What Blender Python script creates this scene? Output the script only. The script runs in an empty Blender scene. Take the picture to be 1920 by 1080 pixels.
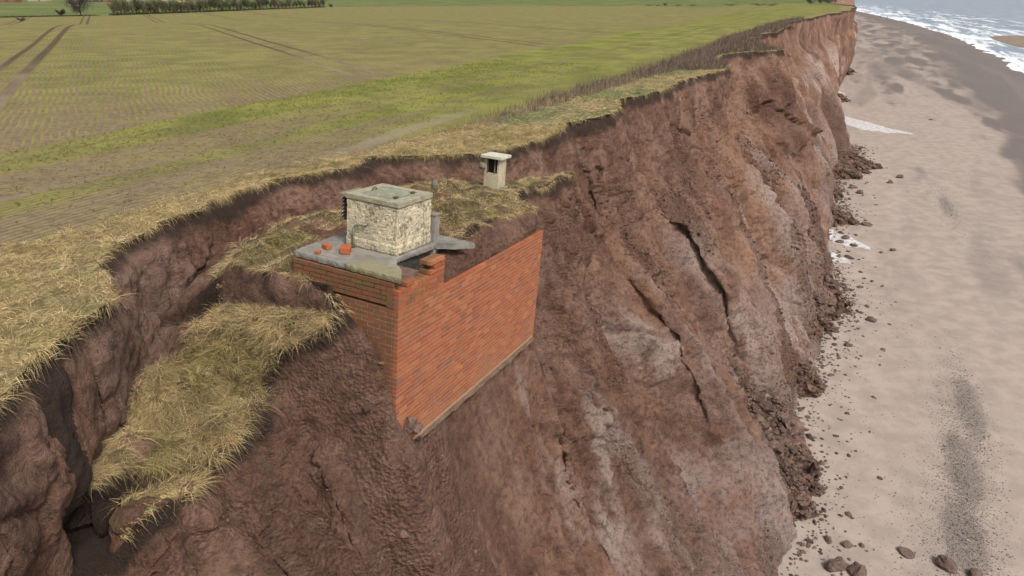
import bpy, bmesh, math, random
import numpy as np
from mathutils import Vector, Matrix, Euler

# ------------------------------------------------------------------ camera, light
scene = bpy.context.scene
F_PX = 1300.0; HORIZON = -15.0; CAM_H = 5.0
PITCH = math.atan((540 - HORIZON) / F_PX)
cam_d = bpy.data.cameras.new('camera'); cam = bpy.data.objects.new('camera', cam_d)
scene.collection.objects.link(cam); scene.camera = cam
cam_d.sensor_width = 36.0; cam_d.lens = 36.0 * F_PX / 1920.0
cam_d.clip_start = 0.1; cam_d.clip_end = 12000
cam.location = (0, 0, CAM_H); cam.rotation_euler = (math.pi / 2 - PITCH, 0, 0)

SUN_EL = math.radians(50); SUN_AZ = math.radians(143)     # azimuth clockwise from +Y
world = bpy.data.worlds.new('World'); scene.world = world; world.use_nodes = True
wn = world.node_tree; bg = wn.nodes['Background']
sky = wn.nodes.new('ShaderNodeTexSky'); sky.sky_type = 'NISHITA'; sky.sun_disc = False
sky.sun_elevation = SUN_EL; sky.sun_rotation = SUN_AZ; sky.dust_density = 6.0; sky.air_density = 1.0; sky.ozone_density = 1.0
hsv = wn.nodes.new('ShaderNodeHueSaturation'); hsv.inputs['Saturation'].default_value = 0.22
wn.links.new(sky.outputs[0], hsv.inputs['Color']); wn.links.new(hsv.outputs[0], bg.inputs[0])
bg.inputs[1].default_value = 0.088
sun_d = bpy.data.lights.new('sun', 'SUN'); sun_d.energy = 1.75; sun_d.angle = math.radians(14); sun_d.color = (1.0, 0.95, 0.88)
sun = bpy.data.objects.new('sun', sun_d); scene.collection.objects.link(sun)
sd = Vector((math.sin(SUN_AZ) * math.cos(SUN_EL), math.cos(SUN_AZ) * math.cos(SUN_EL), math.sin(SUN_EL)))
sun.rotation_euler = sd.to_track_quat('Z', 'Y').to_euler()
scene.view_settings.view_transform = 'Standard'; scene.view_settings.look = 'None'
scene.view_settings.gamma = 1.0; scene.view_settings.exposure = 0.62
scene.render.resolution_x = 1024; scene.render.resolution_y = 576

rng = np.random.default_rng(7); random.seed(7)
COL = scene.collection

# ------------------------------------------------------------------ coast coordinates
TH = math.radians(24)
A = np.array([math.sin(TH), math.cos(TH)]); N = np.array([math.cos(TH), -math.sin(TH)])
RTH = math.radians(-28.6)
RA = np.array([math.sin(RTH), math.cos(RTH)]); RN = np.array([math.cos(RTH), -math.sin(RTH)])
BEACH = -15.0
Fv = np.array([0, math.cos(PITCH), -math.sin(PITCH)]); Uv = np.array([0, math.sin(PITCH), math.cos(PITCH)]); Rv = np.array([1.0, 0, 0])

def unproj(px, py, z):
    d = Fv + Rv * (px - 960) / F_PX + Uv * (540 - py) / F_PX
    return np.array([0, 0, CAM_H]) + d * (z - CAM_H) / d[2]

def W3(s, q, z):
    s = np.asarray(s, float); q = np.asarray(q, float); z = np.asarray(z, float) + 0 * s
    return np.stack([A[0] * s + N[0] * q, A[1] * s + N[1] * q, z], -1)

def sstep(a, b, x):
    t = np.clip((x - a) / (b - a), 0, 1); return t * t * (3 - 2 * t)

# ------------------------------------------------------------------ numpy noise
_perm = rng.permutation(256); _perm = np.concatenate([_perm, _perm, _perm]).astype(np.int64)
_g3 = rng.normal(size=(256, 3)); _g3 /= np.linalg.norm(_g3, axis=1)[:, None]; _g3 = _g3.astype(np.float32) * 1.6

def pn3(x, y, z):
    x = np.asarray(x, np.float32); y = np.asarray(y, np.float32) + 0 * x; z = np.asarray(z, np.float32) + 0 * x
    xi = np.floor(x).astype(np.int64); yi = np.floor(y).astype(np.int64); zi = np.floor(z).astype(np.int64)
    xf = x - xi; yf = y - yi; zf = z - zi
    u = xf * xf * xf * (xf * (xf * 6 - 15) + 10); v = yf * yf * yf * (yf * (yf * 6 - 15) + 10); w = zf * zf * zf * (zf * (zf * 6 - 15) + 10)
    xi &= 255; yi &= 255; zi &= 255
    def c(dx, dy, dz):
        h = _perm[_perm[_perm[xi + dx] + yi + dy] + zi + dz]; g = _g3[h]
        return g[..., 0] * (xf - dx) + g[..., 1] * (yf - dy) + g[..., 2] * (zf - dz)
    def L(a, b, t): return a + (b - a) * t
    return L(L(L(c(0,0,0), c(1,0,0), u), L(c(0,1,0), c(1,1,0), u), v), L(L(c(0,0,1), c(1,0,1), u), L(c(0,1,1), c(1,1,1), u), v), w)

def pn2(x, y, seed=0.0): return pn3(x, y, np.float32(seed + 0.37))
def fbm2(x, y, o=3, seed=0.0):
    r = 0; a = 1; t = 0
    for i in range(o): r = r + a * pn2(x * 2 ** i, y * 2 ** i, seed + i * 5.3); t += a; a *= .5
    return r / t
def ridge2(x, y, o=2, seed=0.0):
    r = 0; a = 1; t = 0
    for i in range(o): r = r + a * (1 - 2 * np.abs(pn2(x * 2 ** i, y * 2 ** i, seed + i * 7.1))); t += a; a *= .5
    return r / t
def worley2(x, y, seed=0):
    x = np.asarray(x, np.float32); y = np.asarray(y, np.float32)
    xi = np.floor(x).astype(np.int64); yi = np.floor(y).astype(np.int64)
    f1 = np.full(x.shape, 9., np.float32); f2 = f1.copy(); cid = np.zeros(x.shape, np.float32)
    for dx in (-1, 0, 1):
        for dy in (-1, 0, 1):
            h = _perm[_perm[(xi + dx) & 255] + ((yi + dy + seed) & 255)]; h2 = _perm[h + 17]; h3 = _perm[h2 + 31]
            d = np.hypot(xi + dx + h / 256. - x, yi + dy + h2 / 256. - y).astype(np.float32)
            m = d < f1
            f2 = np.where(m, f1, np.minimum(f2, d)); cid = np.where(m, h3 / 256., cid); f1 = np.where(m, d, f1)
    return f1, f2, cid

# ------------------------------------------------------------------ object helpers
def tag(o, label=None, cat=None, group=None, kind=None):
    if label: o['label'] = label
    if cat: o['category'] = cat
    if group: o['group'] = group
    if kind: o['kind'] = kind
    return o

def link(name, me, mat=None, parent=None):
    o = bpy.data.objects.new(name, me); COL.objects.link(o)
    if mat is not None: me.materials.append(mat)
    if parent is not None: o.parent = parent
    return o

def empty(name, loc=(0, 0, 0), rot=(0, 0, 0)):
    o = bpy.data.objects.new(name, None); COL.objects.link(o); o.location = loc; o.rotation_euler = rot
    o.empty_display_size = .2
    return o

def np_mesh(name, V, Fq, smooth=True, attrs=None, uv=None):
    me = bpy.data.meshes.new(name); nf, k = Fq.shape
    me.vertices.add(len(V)); me.vertices.foreach_set('co', np.ascontiguousarray(V, np.float32).ravel())
    me.loops.add(nf * k); me.loops.foreach_set('vertex_index', np.ascontiguousarray(Fq, np.int32).ravel())
    me.polygons.add(nf); me.polygons.foreach_set('loop_start', np.arange(0, nf * k, k, dtype=np.int32))
    try: me.polygons.foreach_set('loop_total', np.full(nf, k, np.int32))
    except Exception: pass
    me.update(calc_edges=True)
    me.polygons.foreach_set('use_smooth', np.full(nf, smooth, bool))
    for an, av in (attrs or {}).items():
        if av.ndim == 1:
            a = me.attributes.new(an, 'FLOAT', 'POINT'); a.data.foreach_set('value', av.astype(np.float32))
        else:
            a = me.attributes.new(an, 'FLOAT_COLOR', 'POINT')
            c = np.ones((len(V), 4), np.float32); c[:, :3] = av; a.data.foreach_set('color', c.ravel())
    if uv is not None:
        l = me.uv_layers.new(name='UVMap'); l.data.foreach_set('uv', uv[Fq.ravel()].astype(np.float32).ravel())
    me.validate() if False else None
    return me

def grid_faces(n, m):
    i = np.arange(n - 1)[:, None] * m + np.arange(m - 1)[None]
    return np.stack([i, i + 1, i + m + 1, i + m], -1).reshape(-1, 4)

class MB:
    """collects simple shapes into one mesh"""
    def __init__(s): s.v = []; s.f = []; s.c = []
    def box(s, x0, y0, z0, x1, y1, z1, col=(1, 1, 1), jit=0):
        b = len(s.v); r = lambda: random.uniform(-jit, jit) if jit else 0
        for z in (z0, z1):
            for (x, y) in ((x0, y0), (x1, y0), (x1, y1), (x0, y1)): s.v.append((x + r(), y + r(), z + r())); s.c.append(col)
        for q in ((3, 2, 1, 0), (4, 5, 6, 7), (0, 1, 5, 4), (1, 2, 6, 5), (2, 3, 7, 6), (3, 0, 4, 7)): s.f.append([b + i for i in q])
        return s
    def prism(s, poly, z0, z1, col=(1, 1, 1)):
        b = len(s.v); n = len(poly)
        for z in (z0, z1):
            for p in poly: s.v.append((p[0], p[1], z)); s.c.append(col)
        s.f.append([b + i for i in range(n)][::-1]); s.f.append([b + n + i for i in range(n)])
        for i in range(n): j = (i + 1) % n; s.f.append([b + i, b + j, b + n + j, b + n + i])
        return s
    def tube(s, pts, r, n=10, col=(1, 1, 1)):
        pts = [Vector(p) for p in pts]; rs = r if isinstance(r, (list, tuple)) else [r] * len(pts); b = len(s.v)
        for i, p in enumerate(pts):
            d = (pts[min(i + 1, len(pts) - 1)] - pts[max(i - 1, 0)]).normalized()
            u = d.orthogonal().normalized() if i == 0 else (u - d * u.dot(d)).normalized()
            w = d.cross(u)
            for k in range(n):
                a = 2 * math.pi * k / n; s.v.append(tuple(p + (u * math.cos(a) + w * math.sin(a)) * rs[i])); s.c.append(col)
        for i in range(len(pts) - 1):
            for k in range(n): k2 = (k + 1) % n; s.f.append([b + i * n + k, b + i * n + k2, b + (i + 1) * n + k2, b + (i + 1) * n + k])
        s.f.append([b + k for k in range(n)][::-1]); s.f.append([b + (len(pts) - 1) * n + k for k in range(n)])
        return s
    def build(s, name, mat, parent=None, smooth=False, bevel=0):
        me = bpy.data.meshes.new(name); me.from_pydata(s.v, [], s.f); me.update()
        a = me.attributes.new('Col', 'FLOAT_COLOR', 'POINT')
        for i, c in enumerate(s.c): a.data[i].color = (*c, 1)
        if bevel:
            bm = bmesh.new(); bm.from_mesh(me)
            bmesh.ops.bevel(bm, geom=list(bm.edges), offset=bevel, segments=2, affect='EDGES', profile=.6); bm.to_mesh(me); bm.free()
        for p in me.polygons: p.use_smooth = smooth
        return link(name, me, mat, parent)

# ------------------------------------------------------------------ node helpers
class NG:
    def __init__(s, name, rough=.9, spec=.25):
        s.m = bpy.data.materials.new(name); s.m.use_nodes = True; s.t = s.m.node_tree
        s.b = s.t.nodes['Principled BSDF']; s.b.inputs['Roughness'].default_value = rough
        s.b.inputs['Specular IOR Level'].default_value = spec
    def n(s, ty): return s.t.nodes.new(ty)
    def lk(s, a, b): s.t.links.new(a, b)
    def put(s, sock, v):
        if isinstance(v, bpy.types.NodeSocket): s.lk(v, sock)
        elif v is not None:
            if isinstance(v, tuple) and sock.type == 'RGBA' and len(v) == 3: v = (*v, 1)
            sock.default_value = v
    def math(s, op, a, b=None, c=None, clamp=False):
        n = s.n('ShaderNodeMath'); n.operation = op; n.use_clamp = clamp
        s.put(n.inputs[0], a); s.put(n.inputs[1], b); s.put(n.inputs[2], c); return n.outputs[0]
    def ss(s, a, b, x, lo=0., hi=1., ty='SMOOTHSTEP'):
        n = s.n('ShaderNodeMapRange'); n.interpolation_type = ty
        s.put(n.inputs['Value'], x); n.inputs['From Min'].default_value = a; n.inputs['From Max'].default_value = b
        n.inputs['To Min'].default_value = lo; n.inputs['To Max'].default_value = hi; return n.outputs['Result']
    def mix(s, f, a, b, mode='MIX'):
        n = s.n('ShaderNodeMix'); n.data_type = 'RGBA'; n.blend_type = mode
        s.put(n.inputs['Factor'], f); s.put(n.inputs['A'] if False else n.inputs[6], a); s.put(n.inputs[7], b); return n.outputs[2]
    def pos(s): return s.n('ShaderNodeNewGeometry').outputs['Position']
    def obj(s): return s.n('ShaderNodeTexCoord').outputs['Object']
    def uv(s): return s.n('ShaderNodeTexCoord').outputs['UV']
    def mapv(s, v, scale=(1, 1, 1), rot=(0, 0, 0)):
        n = s.n('ShaderNodeMapping'); s.lk(v, n.inputs[0]); n.inputs['Scale'].default_value = scale; n.inputs['Rotation'].default_value = rot; return n.outputs[0]
    def noise(s, v, scale, detail=4, rough=.55, dist=0, col=False):
        n = s.n('ShaderNodeTexNoise'); s.lk(v, n.inputs['Vector']); n.inputs['Scale'].default_value = scale
        n.inputs['Detail'].default_value = detail; n.inputs['Roughness'].default_value = rough; n.inputs['Distortion'].default_value = dist
        return n.outputs['Color' if col else 'Fac']
    def vor(s, v, scale, feat='F1', out='Distance', rand=1):
        n = s.n('ShaderNodeTexVoronoi'); s.lk(v, n.inputs['Vector']); n.inputs['Scale'].default_value = scale; n.feature = feat
        n.inputs['Randomness'].default_value = rand; return n.outputs[out]
    def dot(s, v, d):
        n = s.n('ShaderNodeVectorMath'); n.operation = 'DOT_PRODUCT'; s.lk(v, n.inputs[0]); n.inputs[1].default_value = d; return n.outputs['Value']
    def attr(s, name, col=False):
        n = s.n('ShaderNodeAttribute'); n.attribute_name = name; return n.outputs['Color' if col else 'Fac']
    def bump(s, h, dist=.02, strength=1., nrm=None):
        n = s.n('ShaderNodeBump'); s.put(n.inputs['Height'], h); n.inputs['Distance'].default_value = dist; n.inputs['Strength'].default_value = strength
        if nrm is not None: s.lk(nrm, n.inputs['Normal'])
        return n.outputs[0]
    def out(s, col, nrm=None, rough=None):
        s.put(s.b.inputs['Base Color'], col)
        if nrm is not None: s.lk(nrm, s.b.inputs['Normal'])
        if rough is not None: s.put(s.b.inputs['Roughness'], rough)
        return s.m

# ------------------------------------------------------------------ materials
def mat_cliff():
    g = NG('cliff_clay', .88, .3); P = g.pos(); UV = g.uv()
    st = g.mapv(UV, (1, .22, 1)); fl = g.noise(st, .55, 5, .6, .6); fl2 = g.noise(st, 2.4, 4, .6, .4)
    big = g.noise(P, .11, 3, .5); mid = g.noise(P, .7, 5, .62); fine = g.noise(P, 5, 8, .76); vf = g.noise(P, 17, 5, .8)
    dep = g.attr('dep'); rough = g.attr('rough'); pale = g.attr('pale'); orange = g.attr('orange'); turf = g.attr('turf'); low = g.attr('low')
    c = g.mix(g.ss(.35, .65, mid), (.212, .106, .066), (.335, .196, .138))
    c = g.mix(g.math('MULTIPLY', g.ss(.42, .66, fl), .6), c, (.125, .060, .039))
    c = g.mix(g.math('MULTIPLY', orange, g.ss(.3, .62, g.noise(P, .45, 4, .6))), c, (.34, .185, .115))
    c = g.mix(g.math('MULTIPLY', pale, g.ss(.30, .5, fl2)), c, (.44, .33, .28))
    c = g.mix(g.math('MULTIPLY', low, g.ss(.35, .6, g.noise(P, .3, 4, .6))), c, (.36, .268, .238))
    c = g.mix(g.math('MULTIPLY', rough, .5), c, (.130, .064, .041))
    c = g.mix(g.math('MULTIPLY', g.ss(.60, .72, g.noise(st, .9, 3, .6, 1.)), .25), c, (.15, .125, .11))
    c = g.mix(g.ss(.46, .62, fine, 0, .75), c, g.mix(.72, c, (.040, .020, .015)))
    c = g.mix(g.ss(.44, .34, fine, 0, .45), c, (.36, .25, .2)); c = g.mix(g.ss(.57, .66, vf, 0, .75), c, (.050, .027, .02)); c = g.mix(g.ss(.40, .32, vf, 0, .5), c, (.36, .26, .21))
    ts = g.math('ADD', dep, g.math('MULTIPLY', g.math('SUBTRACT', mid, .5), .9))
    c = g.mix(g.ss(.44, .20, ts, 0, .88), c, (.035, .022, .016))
    c = g.mix(turf, c, g.mix(g.ss(.4, .6, fine), (.10, .075, .035), (.20, .155, .07)))
    vo = g.vor(P, 14); vo2 = g.vor(P, 38)
    h = g.math('ADD', g.math('MULTIPLY', fine, 2.3), g.math('ADD', g.math('MULTIPLY', vo, g.math('MULTIPLY_ADD', rough, 1.2, .25)), g.math('MULTIPLY', vo2, .35)))
    h2 = g.noise(st, 9, 4, .65)
    b1 = g.bump(h2, .05, .5); b2 = g.bump(h, .10, 1., b1)
    wet = g.ss(.5, .66, g.noise(P, .35, 3), .92, .62)
    return g.out(c, b2, wet)

def mat_field():
    g = NG('winter_crop', .95, .15); P = g.pos()
    q = g.dot(P, (N[0], N[1], 0)); s = g.dot(P, (A[0], A[1], 0)); ac = g.dot(P, (RN[0], RN[1], 0)); al = g.dot(P, (RA[0], RA[1], 0)); y = g.dot(P, (0, 1, 0))
    big = g.noise(P, .07, 4, .55); mid = g.noise(P, .45, 4, .6); fine = g.noise(P, 5.5, 4, .7); vf = g.noise(P, 22, 3, .7)
    stq = g.noise(g.mapv(P, (1, 1, 1), (0, 0, TH)), 1, 1)
    soil = g.mix(g.ss(.3, .7, fine), (.145, .098, .062), (.255, .185, .125))
    green = g.mix(g.ss(.35, .65, mid), (.125, .138, .030), (.225, .218, .055))
    # rows inland run towards the far hedge, headland passes follow the cliff
    wob = g.math('MULTIPLY', g.math('SUBTRACT', g.noise(P, .12, 2), .5), 1.2)
    aw = g.math('ADD', ac, wob)
    r1 = g.math('SINE', g.math('MULTIPLY', aw, 2 * math.pi / .24)); r1b = g.math('SINE', g.math('MULTIPLY', aw, 2 * math.pi / 1.5))
    r2 = g.math('SINE', g.math('MULTIPLY', g.math('ADD', q, g.math('MULTIPLY', g.math('SUBTRACT', mid, .5), .12)), 2 * math.pi / .19))
    qn = g.math('ADD', q, g.math('MULTIPLY', g.math('SUBTRACT', mid, .5), .8))
    head = g.ss(-21.0, -20.3, q)
    # how green the crop is
    gi = g.math('ADD', g.ss(27, 46, al, .30, .66), g.math('MULTIPLY', g.math('SUBTRACT', big, .5), .8))
    gi = g.math('ADD', gi, g.math('MULTIPLY', g.math('SUBTRACT', mid, .5), .35))
    band = g.math('MULTIPLY', g.ss(-20.6, -20.0, qn), g.ss(-17.4, -18.1, qn))
    line = g.math('MULTIPLY', g.ss(-15.6, -15.1, qn), g.ss(-14.0, -14.5, qn))
    far = g.ss(11, 26, s, 0, .44)
    gh = g.math('ADD', g.math('ADD', g.math('MULTIPLY', band, .36), g.math('MULTIPLY', line, .22)), g.math('ADD', far, .31))
    gh = g.math('ADD', gh, g.math('MULTIPLY', g.math('SUBTRACT', big, .5), .7)); gh = g.math('ADD', gh, g.math('MULTIPLY', g.math('SUBTRACT', mid, .5), .5))
    t1 = g.math('ADD', gi, g.math('ADD', g.math('MULTIPLY', r1, .46), g.math('MULTIPLY', r1b, .08)))
    t2 = g.math('ADD', gh, g.math('MULTIPLY', r2, .24))
    t = g.mix(head, t1, t2)
    t = g.math('ADD', t, g.math('MULTIPLY', g.math('SUBTRACT', fine, .5), .5))
    c = g.mix(g.ss(.32, .72, t), soil, green)
    # wheel tracks
    tr = None
    for ctr, w in ((-4.4, .26), (-5.85, .2), (10.75, .17), (12.2, .17), (30.2, .2), (31.7, .18), (46., .2), (47.5, .2), (-19.5, .2), (-21, .2)):
        d = g.math('ABSOLUTE', g.math('SUBTRACT', ac, ctr + 0.0)); m = g.ss(w * 1.5, w * .6, d)
        tr = m if tr is None else g.math('MAXIMUM', tr, m)
    tr = g.math('MULTIPLY', tr, g.math('SUBTRACT', 1., head))
    for ctr, w in ((-15.45, .14), (-13.6, .12), (-19.1, .09)):
        d = g.math('ABSOLUTE', g.math('SUBTRACT', q, ctr)); tr = g.math('MAXIMUM', tr, g.math('MULTIPLY', g.ss(w * 1.6, w * .4, d), g.math('MULTIPLY', head, .55)))
    c = g.mix(g.math('MULTIPLY', tr, .9), c, g.mix(g.ss(58, 44, al), (.085, .060, .036), g.mix(g.ss(.4, .6, big), (.13, .092, .06), (.24, .18, .13))))
    # bare path beside the scrub
    pth = g.math('MULTIPLY', g.ss(.45, .2, g.math('ABSOLUTE', g.math('SUBTRACT', qn, -12.0))), g.math('MULTIPLY', g.ss(14, 17, s), g.ss(25, 21, s)))
    c = g.mix(g.math('MULTIPLY', pth, .35), c, (.30, .25, .21))
    verge = g.attr('verge'); gs = g.attr('green')
    vc = g.mix(g.ss(.4, .6, fine), (.16, .12, .055), (.30, .235, .12)); vc = g.mix(gs, vc, g.mix(g.ss(.4, .6, fine), (.075, .09, .035), (.15, .165, .07)))
    c = g.mix(g.ss(.35, .65, g.math('ADD', verge, g.math('MULTIPLY', g.math('SUBTRACT', mid, .5), .5))), c, vc)
    # grass fields past the far boundary
    fb = g.attr('beyond')
    past = g.mix(g.ss(.4, .6, g.noise(P, .05, 4, .6)), (.095, .125, .040), (.150, .165, .060))
    c = g.mix(fb, c, past)
    rr = g.math('MULTIPLY', g.mix(head, r1, r2), .35)
    h = g.math('ADD', g.math('ADD', fine, g.math('MULTIPLY', vf, .6)), rr)
    return g.out(c, g.bump(h, .035, .8))

def mat_beach():
    g = NG('beach_sand', .8, .35); P = g.pos()
    q = g.dot(P, (N[0], N[1], 0)); s = g.dot(P, (A[0], A[1], 0)); UV = g.uv()
    st = g.mapv(UV, (.16, 1, 1)); sx = g.noise(st, .22, 5, .6, .5); sx2 = g.noise(st, .09, 4, .6); fine = g.noise(P, 9, 5, .7); mid = g.noise(P, .8, 4, .6)
    wet = g.attr('wet'); sh = g.attr('shingle')
    damp = g.noise(g.mapv(UV, (.35, 1, 1)), .35, 4, .6, .8)
    c = g.mix(g.ss(.35, .65, mid), (.288, .234, .202), (.355, .292, .250))
    c = g.mix(g.ss(.50, .72, damp, 0, .4), c, (.215, .178, .155))
    c = g.mix(g.ss(.55, .75, fine, 0, .35), c, (.24, .185, .15))
    c = g.mix(g.ss(.25, .8, g.math('ADD', wet, g.math('MULTIPLY', g.math('SUBTRACT', sx, .5), .9)), 0, 1), c, (.150, .122, .108))
    vo = g.vor(P, 9, 'F1', 'Color'); vs = g.noise(P, 26, 3, .75)
    peb = g.mix(g.ss(.3, .7, vs), (.095, .080, .070), (.27, .225, .195))
    shn = g.ss(.38, .78, g.math('ADD', sh, g.math('MULTIPLY', g.math('SUBTRACT', g.noise(P, 2.6, 6, .75), .5), .75)))
    c = g.mix(g.math('MULTIPLY', shn, .8), c, peb)
    spk = g.ss(.74, .78, g.noise(P, 14, 2, .5)); c = g.mix(g.math('MULTIPLY', spk, .6), c, (.10, .075, .06))
    h = g.math('ADD', g.math('MULTIPLY', vs, g.math('MULTIPLY_ADD', shn, 1.3, .1)), g.math('ADD', g.math('MULTIPLY', fine, .35), g.math('MULTIPLY', mid, 1.2)))
    return g.out(c, g.bump(h, .03, .7), g.ss(0, 1, wet, .85, .5))

def mat_sea():
    g = NG('sea_water', .28, .5); P = g.pos(); UV = g.uv()
    d = g.attr('shore'); st = g.mapv(UV, (.12, 1, 1))
    n1 = g.noise(st, .11, 6, .65, 1.0); n2 = g.noise(st, .5, 5, .7, 1.5)
    c = g.mix(g.ss(.35, .65, n1), (.24, .30, .37), (.33, .385, .44))
    f = g.math('ADD', d, g.math('MULTIPLY', g.math('SUBTRACT', n1, .5), 1.5)); f = g.math('ADD', f, g.math('MULTIPLY', g.math('SUBTRACT', n2, .5), .7))
    fm = g.ss(.42, .66, f); c = g.mix(g.math('MULTIPLY', fm, .85), c, (.80, .82, .84))
    h = g.math('ADD', g.noise(st, .8, 5, .6), g.math('MULTIPLY', g.noise(P, 1.6, 3), .4))
    return g.out(c, g.bump(h, .25, .5), g.ss(0, 1, fm, .3, .8))

def mat_vcol(name, rough=.85, spec=.2, amp=.5, scale=30, bd=.004, trans=0):
    g = NG(name, rough, spec); O = g.obj(); n = g.noise(O, scale, 4, .7)
    c = g.mix(g.ss(.3, .7, n), g.mix(amp, g.attr('Col', True), (0, 0, 0), 'MIX'), g.attr('Col', True))
    return g.out(c, g.bump(n, bd, .8))

def mat_grass(name):
    g = NG(name, .75, .15); c = g.attr('Col', True); m = g.out(c)
    # leaves let some light through
    tr = g.n('ShaderNodeBsdfTranslucent'); g.lk(c, tr.inputs[0]); mx = g.n('ShaderNodeMixShader'); mx.inputs[0].default_value = .3
    o = [n for n in g.t.nodes if n.type == 'OUTPUT_MATERIAL'][0]
    g.lk(g.b.outputs[0], mx.inputs[1]); g.lk(tr.outputs[0], mx.inputs[2]); g.lk(mx.outputs[0], o.inputs[0]); return m

def mat_brick():
    g = NG('red_brick', .85, .25); O = g.obj(); n = g.noise(O, 55, 4, .7); m = g.noise(O, 1.1, 5, .65, .5); k = g.noise(O, 5, 5, .7)
    z = g.dot(O, (0, 0, 1)); x = g.dot(O, (1, 0, 0)); yy = g.dot(O, (0, 1, 0))
    c = g.attr('Col', True)
    c = g.mix(g.ss(.35, .65, n, 0, .45), c, g.mix(.45, c, (.12, .04, .02)))
    # clay washed down the wall, thickest at the foot
    clay = g.math('ADD', g.ss(-1.0, -2.7, z, 0, .42), g.math('MULTIPLY', g.math('SUBTRACT', m, .5), 1.1))
    c = g.mix(g.ss(.15, .62, clay, 0, .82), c, (.27, .125, .062))
    en = g.math('ADD', g.ss(.02, .1, yy, 0, .55), g.math('MULTIPLY', g.math('SUBTRACT', m, .5), .6)); c = g.mix(g.ss(.2, .6, en, 0, .8), c, (.15, .075, .042))  # end wall darkened: its shade is painted in together with clay staining
    moss = g.math('MULTIPLY', g.ss(-.7, .25, z), g.math('MULTIPLY', g.ss(1.9, .3, x), g.ss(.5, .62, k)))
    c = g.mix(g.math('MULTIPLY', moss, .75), c, (.10, .10, .035))
    return g.out(c, g.bump(g.math('ADD', n, g.math('MULTIPLY', k, .6)), .006, .8))

def mat_concrete(name, a=(.26, .235, .185), b=(.17, .15, .105), lich=(.34, .30, .15), la=.5, sc=3.):
    g = NG(name, .85, .3); O = g.obj(); n = g.noise(O, sc, 5, .65); f = g.noise(O, 30, 4, .7); l = g.noise(O, 9, 5, .7, .5); v = g.vor(O, 55)
    c = g.mix(g.ss(.35, .65, n), a, b); c = g.mix(g.ss(.5, .66, l, 0, la), c, lich); c = g.mix(g.ss(.55, .7, f, 0, .55), c, (.09, .08, .05)); c = g.mix(g.ss(.62, .7, g.noise(O, 44, 2), 0, .5), c, (.5, .47, .4))
    return g.out(c, g.bump(g.math('ADD', f, g.math('MULTIPLY', v, .8)), .012, .9))

def mat_slab():
    g = NG('wet_slab_concrete', .6, .4); O = g.obj(); n = g.noise(O, 1.8, 5, .6); f = g.noise(O, 34, 4, .7); l = g.noise(O, 7, 5, .7)
    x = g.dot(O, (1, 0, 0)); y = g.dot(O, (0, 1, 0))
    c = g.mix(g.ss(.35, .65, n), (.27, .25, .22), (.17, .155, .135))
    edge = g.math('ADD', g.ss(.9, .0, x, 0, .6), g.math('MULTIPLY', g.math('SUBTRACT', n, .5), 1.)); edge = g.math('MULTIPLY', edge, g.ss(1.6, .5, y))
    c = g.mix(g.ss(.2, .6, edge), c, (.235, .205, .120)); c = g.mix(g.ss(.52, .68, l, 0, .6), c, (.13, .12, .07)); c = g.mix(g.ss(.56, .68, f, 0, .5), c, (.08, .075, .06))
    c = g.mix(g.ss(.64, .7, g.noise(O, 60, 2), 0, .45), c, (.45, .42, .36))
    return g.out(c, g.bump(f, .01, .8), g.ss(.4, .6, n, .35, .8))

def mat_render():
    g = NG('flaking_white_render', .9, .2); O = g.obj(); n = g.noise(O, 2.2, 5, .65); f = g.noise(O, 16, 4, .62); p = g.noise(g.mapv(O, (1, 1, .8)), 17, 6, .72, .3); z = g.dot(O, (0, 0, 1)); y = g.dot(O, (0, 1, 0))
    v = g.vor(O, 60)
    c = g.mix(g.ss(.35, .65, n), (.60, .52, .36), (.42, .38, .28)); c = g.mix(g.ss(.5, .7, f, 0, .6), c, (.68, .63, .50)); c = g.mix(g.ss(.45, .6, g.noise(g.mapv(O, (1, 1, .25)), 7, 5, .65), 0, .4), c, (.33, .29, .18))
    dirt = g.ss(.555, .61, g.math('ADD', p, g.math('MULTIPLY', g.math('SUBTRACT', g.noise(O, 3.5, 3, .6), .5), .45)))
    top = g.ss(1.25, 1.5, g.math('ADD', z, g.math('MULTIPLY', g.math('SUBTRACT', n, .5), .3)), 0, .75)
    c = g.mix(top, c, (.31, .285, .18)); c = g.mix(g.math('MULTIPLY', dirt, .62), c, (.16, .11, .075))
    c = g.mix(g.ss(.60, .66, g.noise(O, 48, 2), 0, .6), c, (.12, .09, .06))
    return g.out(c, g.bump(g.math('SUBTRACT', g.math('ADD', f, g.math('MULTIPLY', v, .25)), g.math('MULTIPLY', dirt, .7)), .022, .9))

def mat_plain(name, a, b, scale=8, rough=.8, bd=.01, metal=0):
    g = NG(name, rough, .3); O = g.obj(); n = g.noise(O, scale, 5, .65); g.b.inputs['Metallic'].default_value = metal
    return g.out(g.mix(g.ss(.35, .65, n), a, b), g.bump(n, bd, .8))

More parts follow.
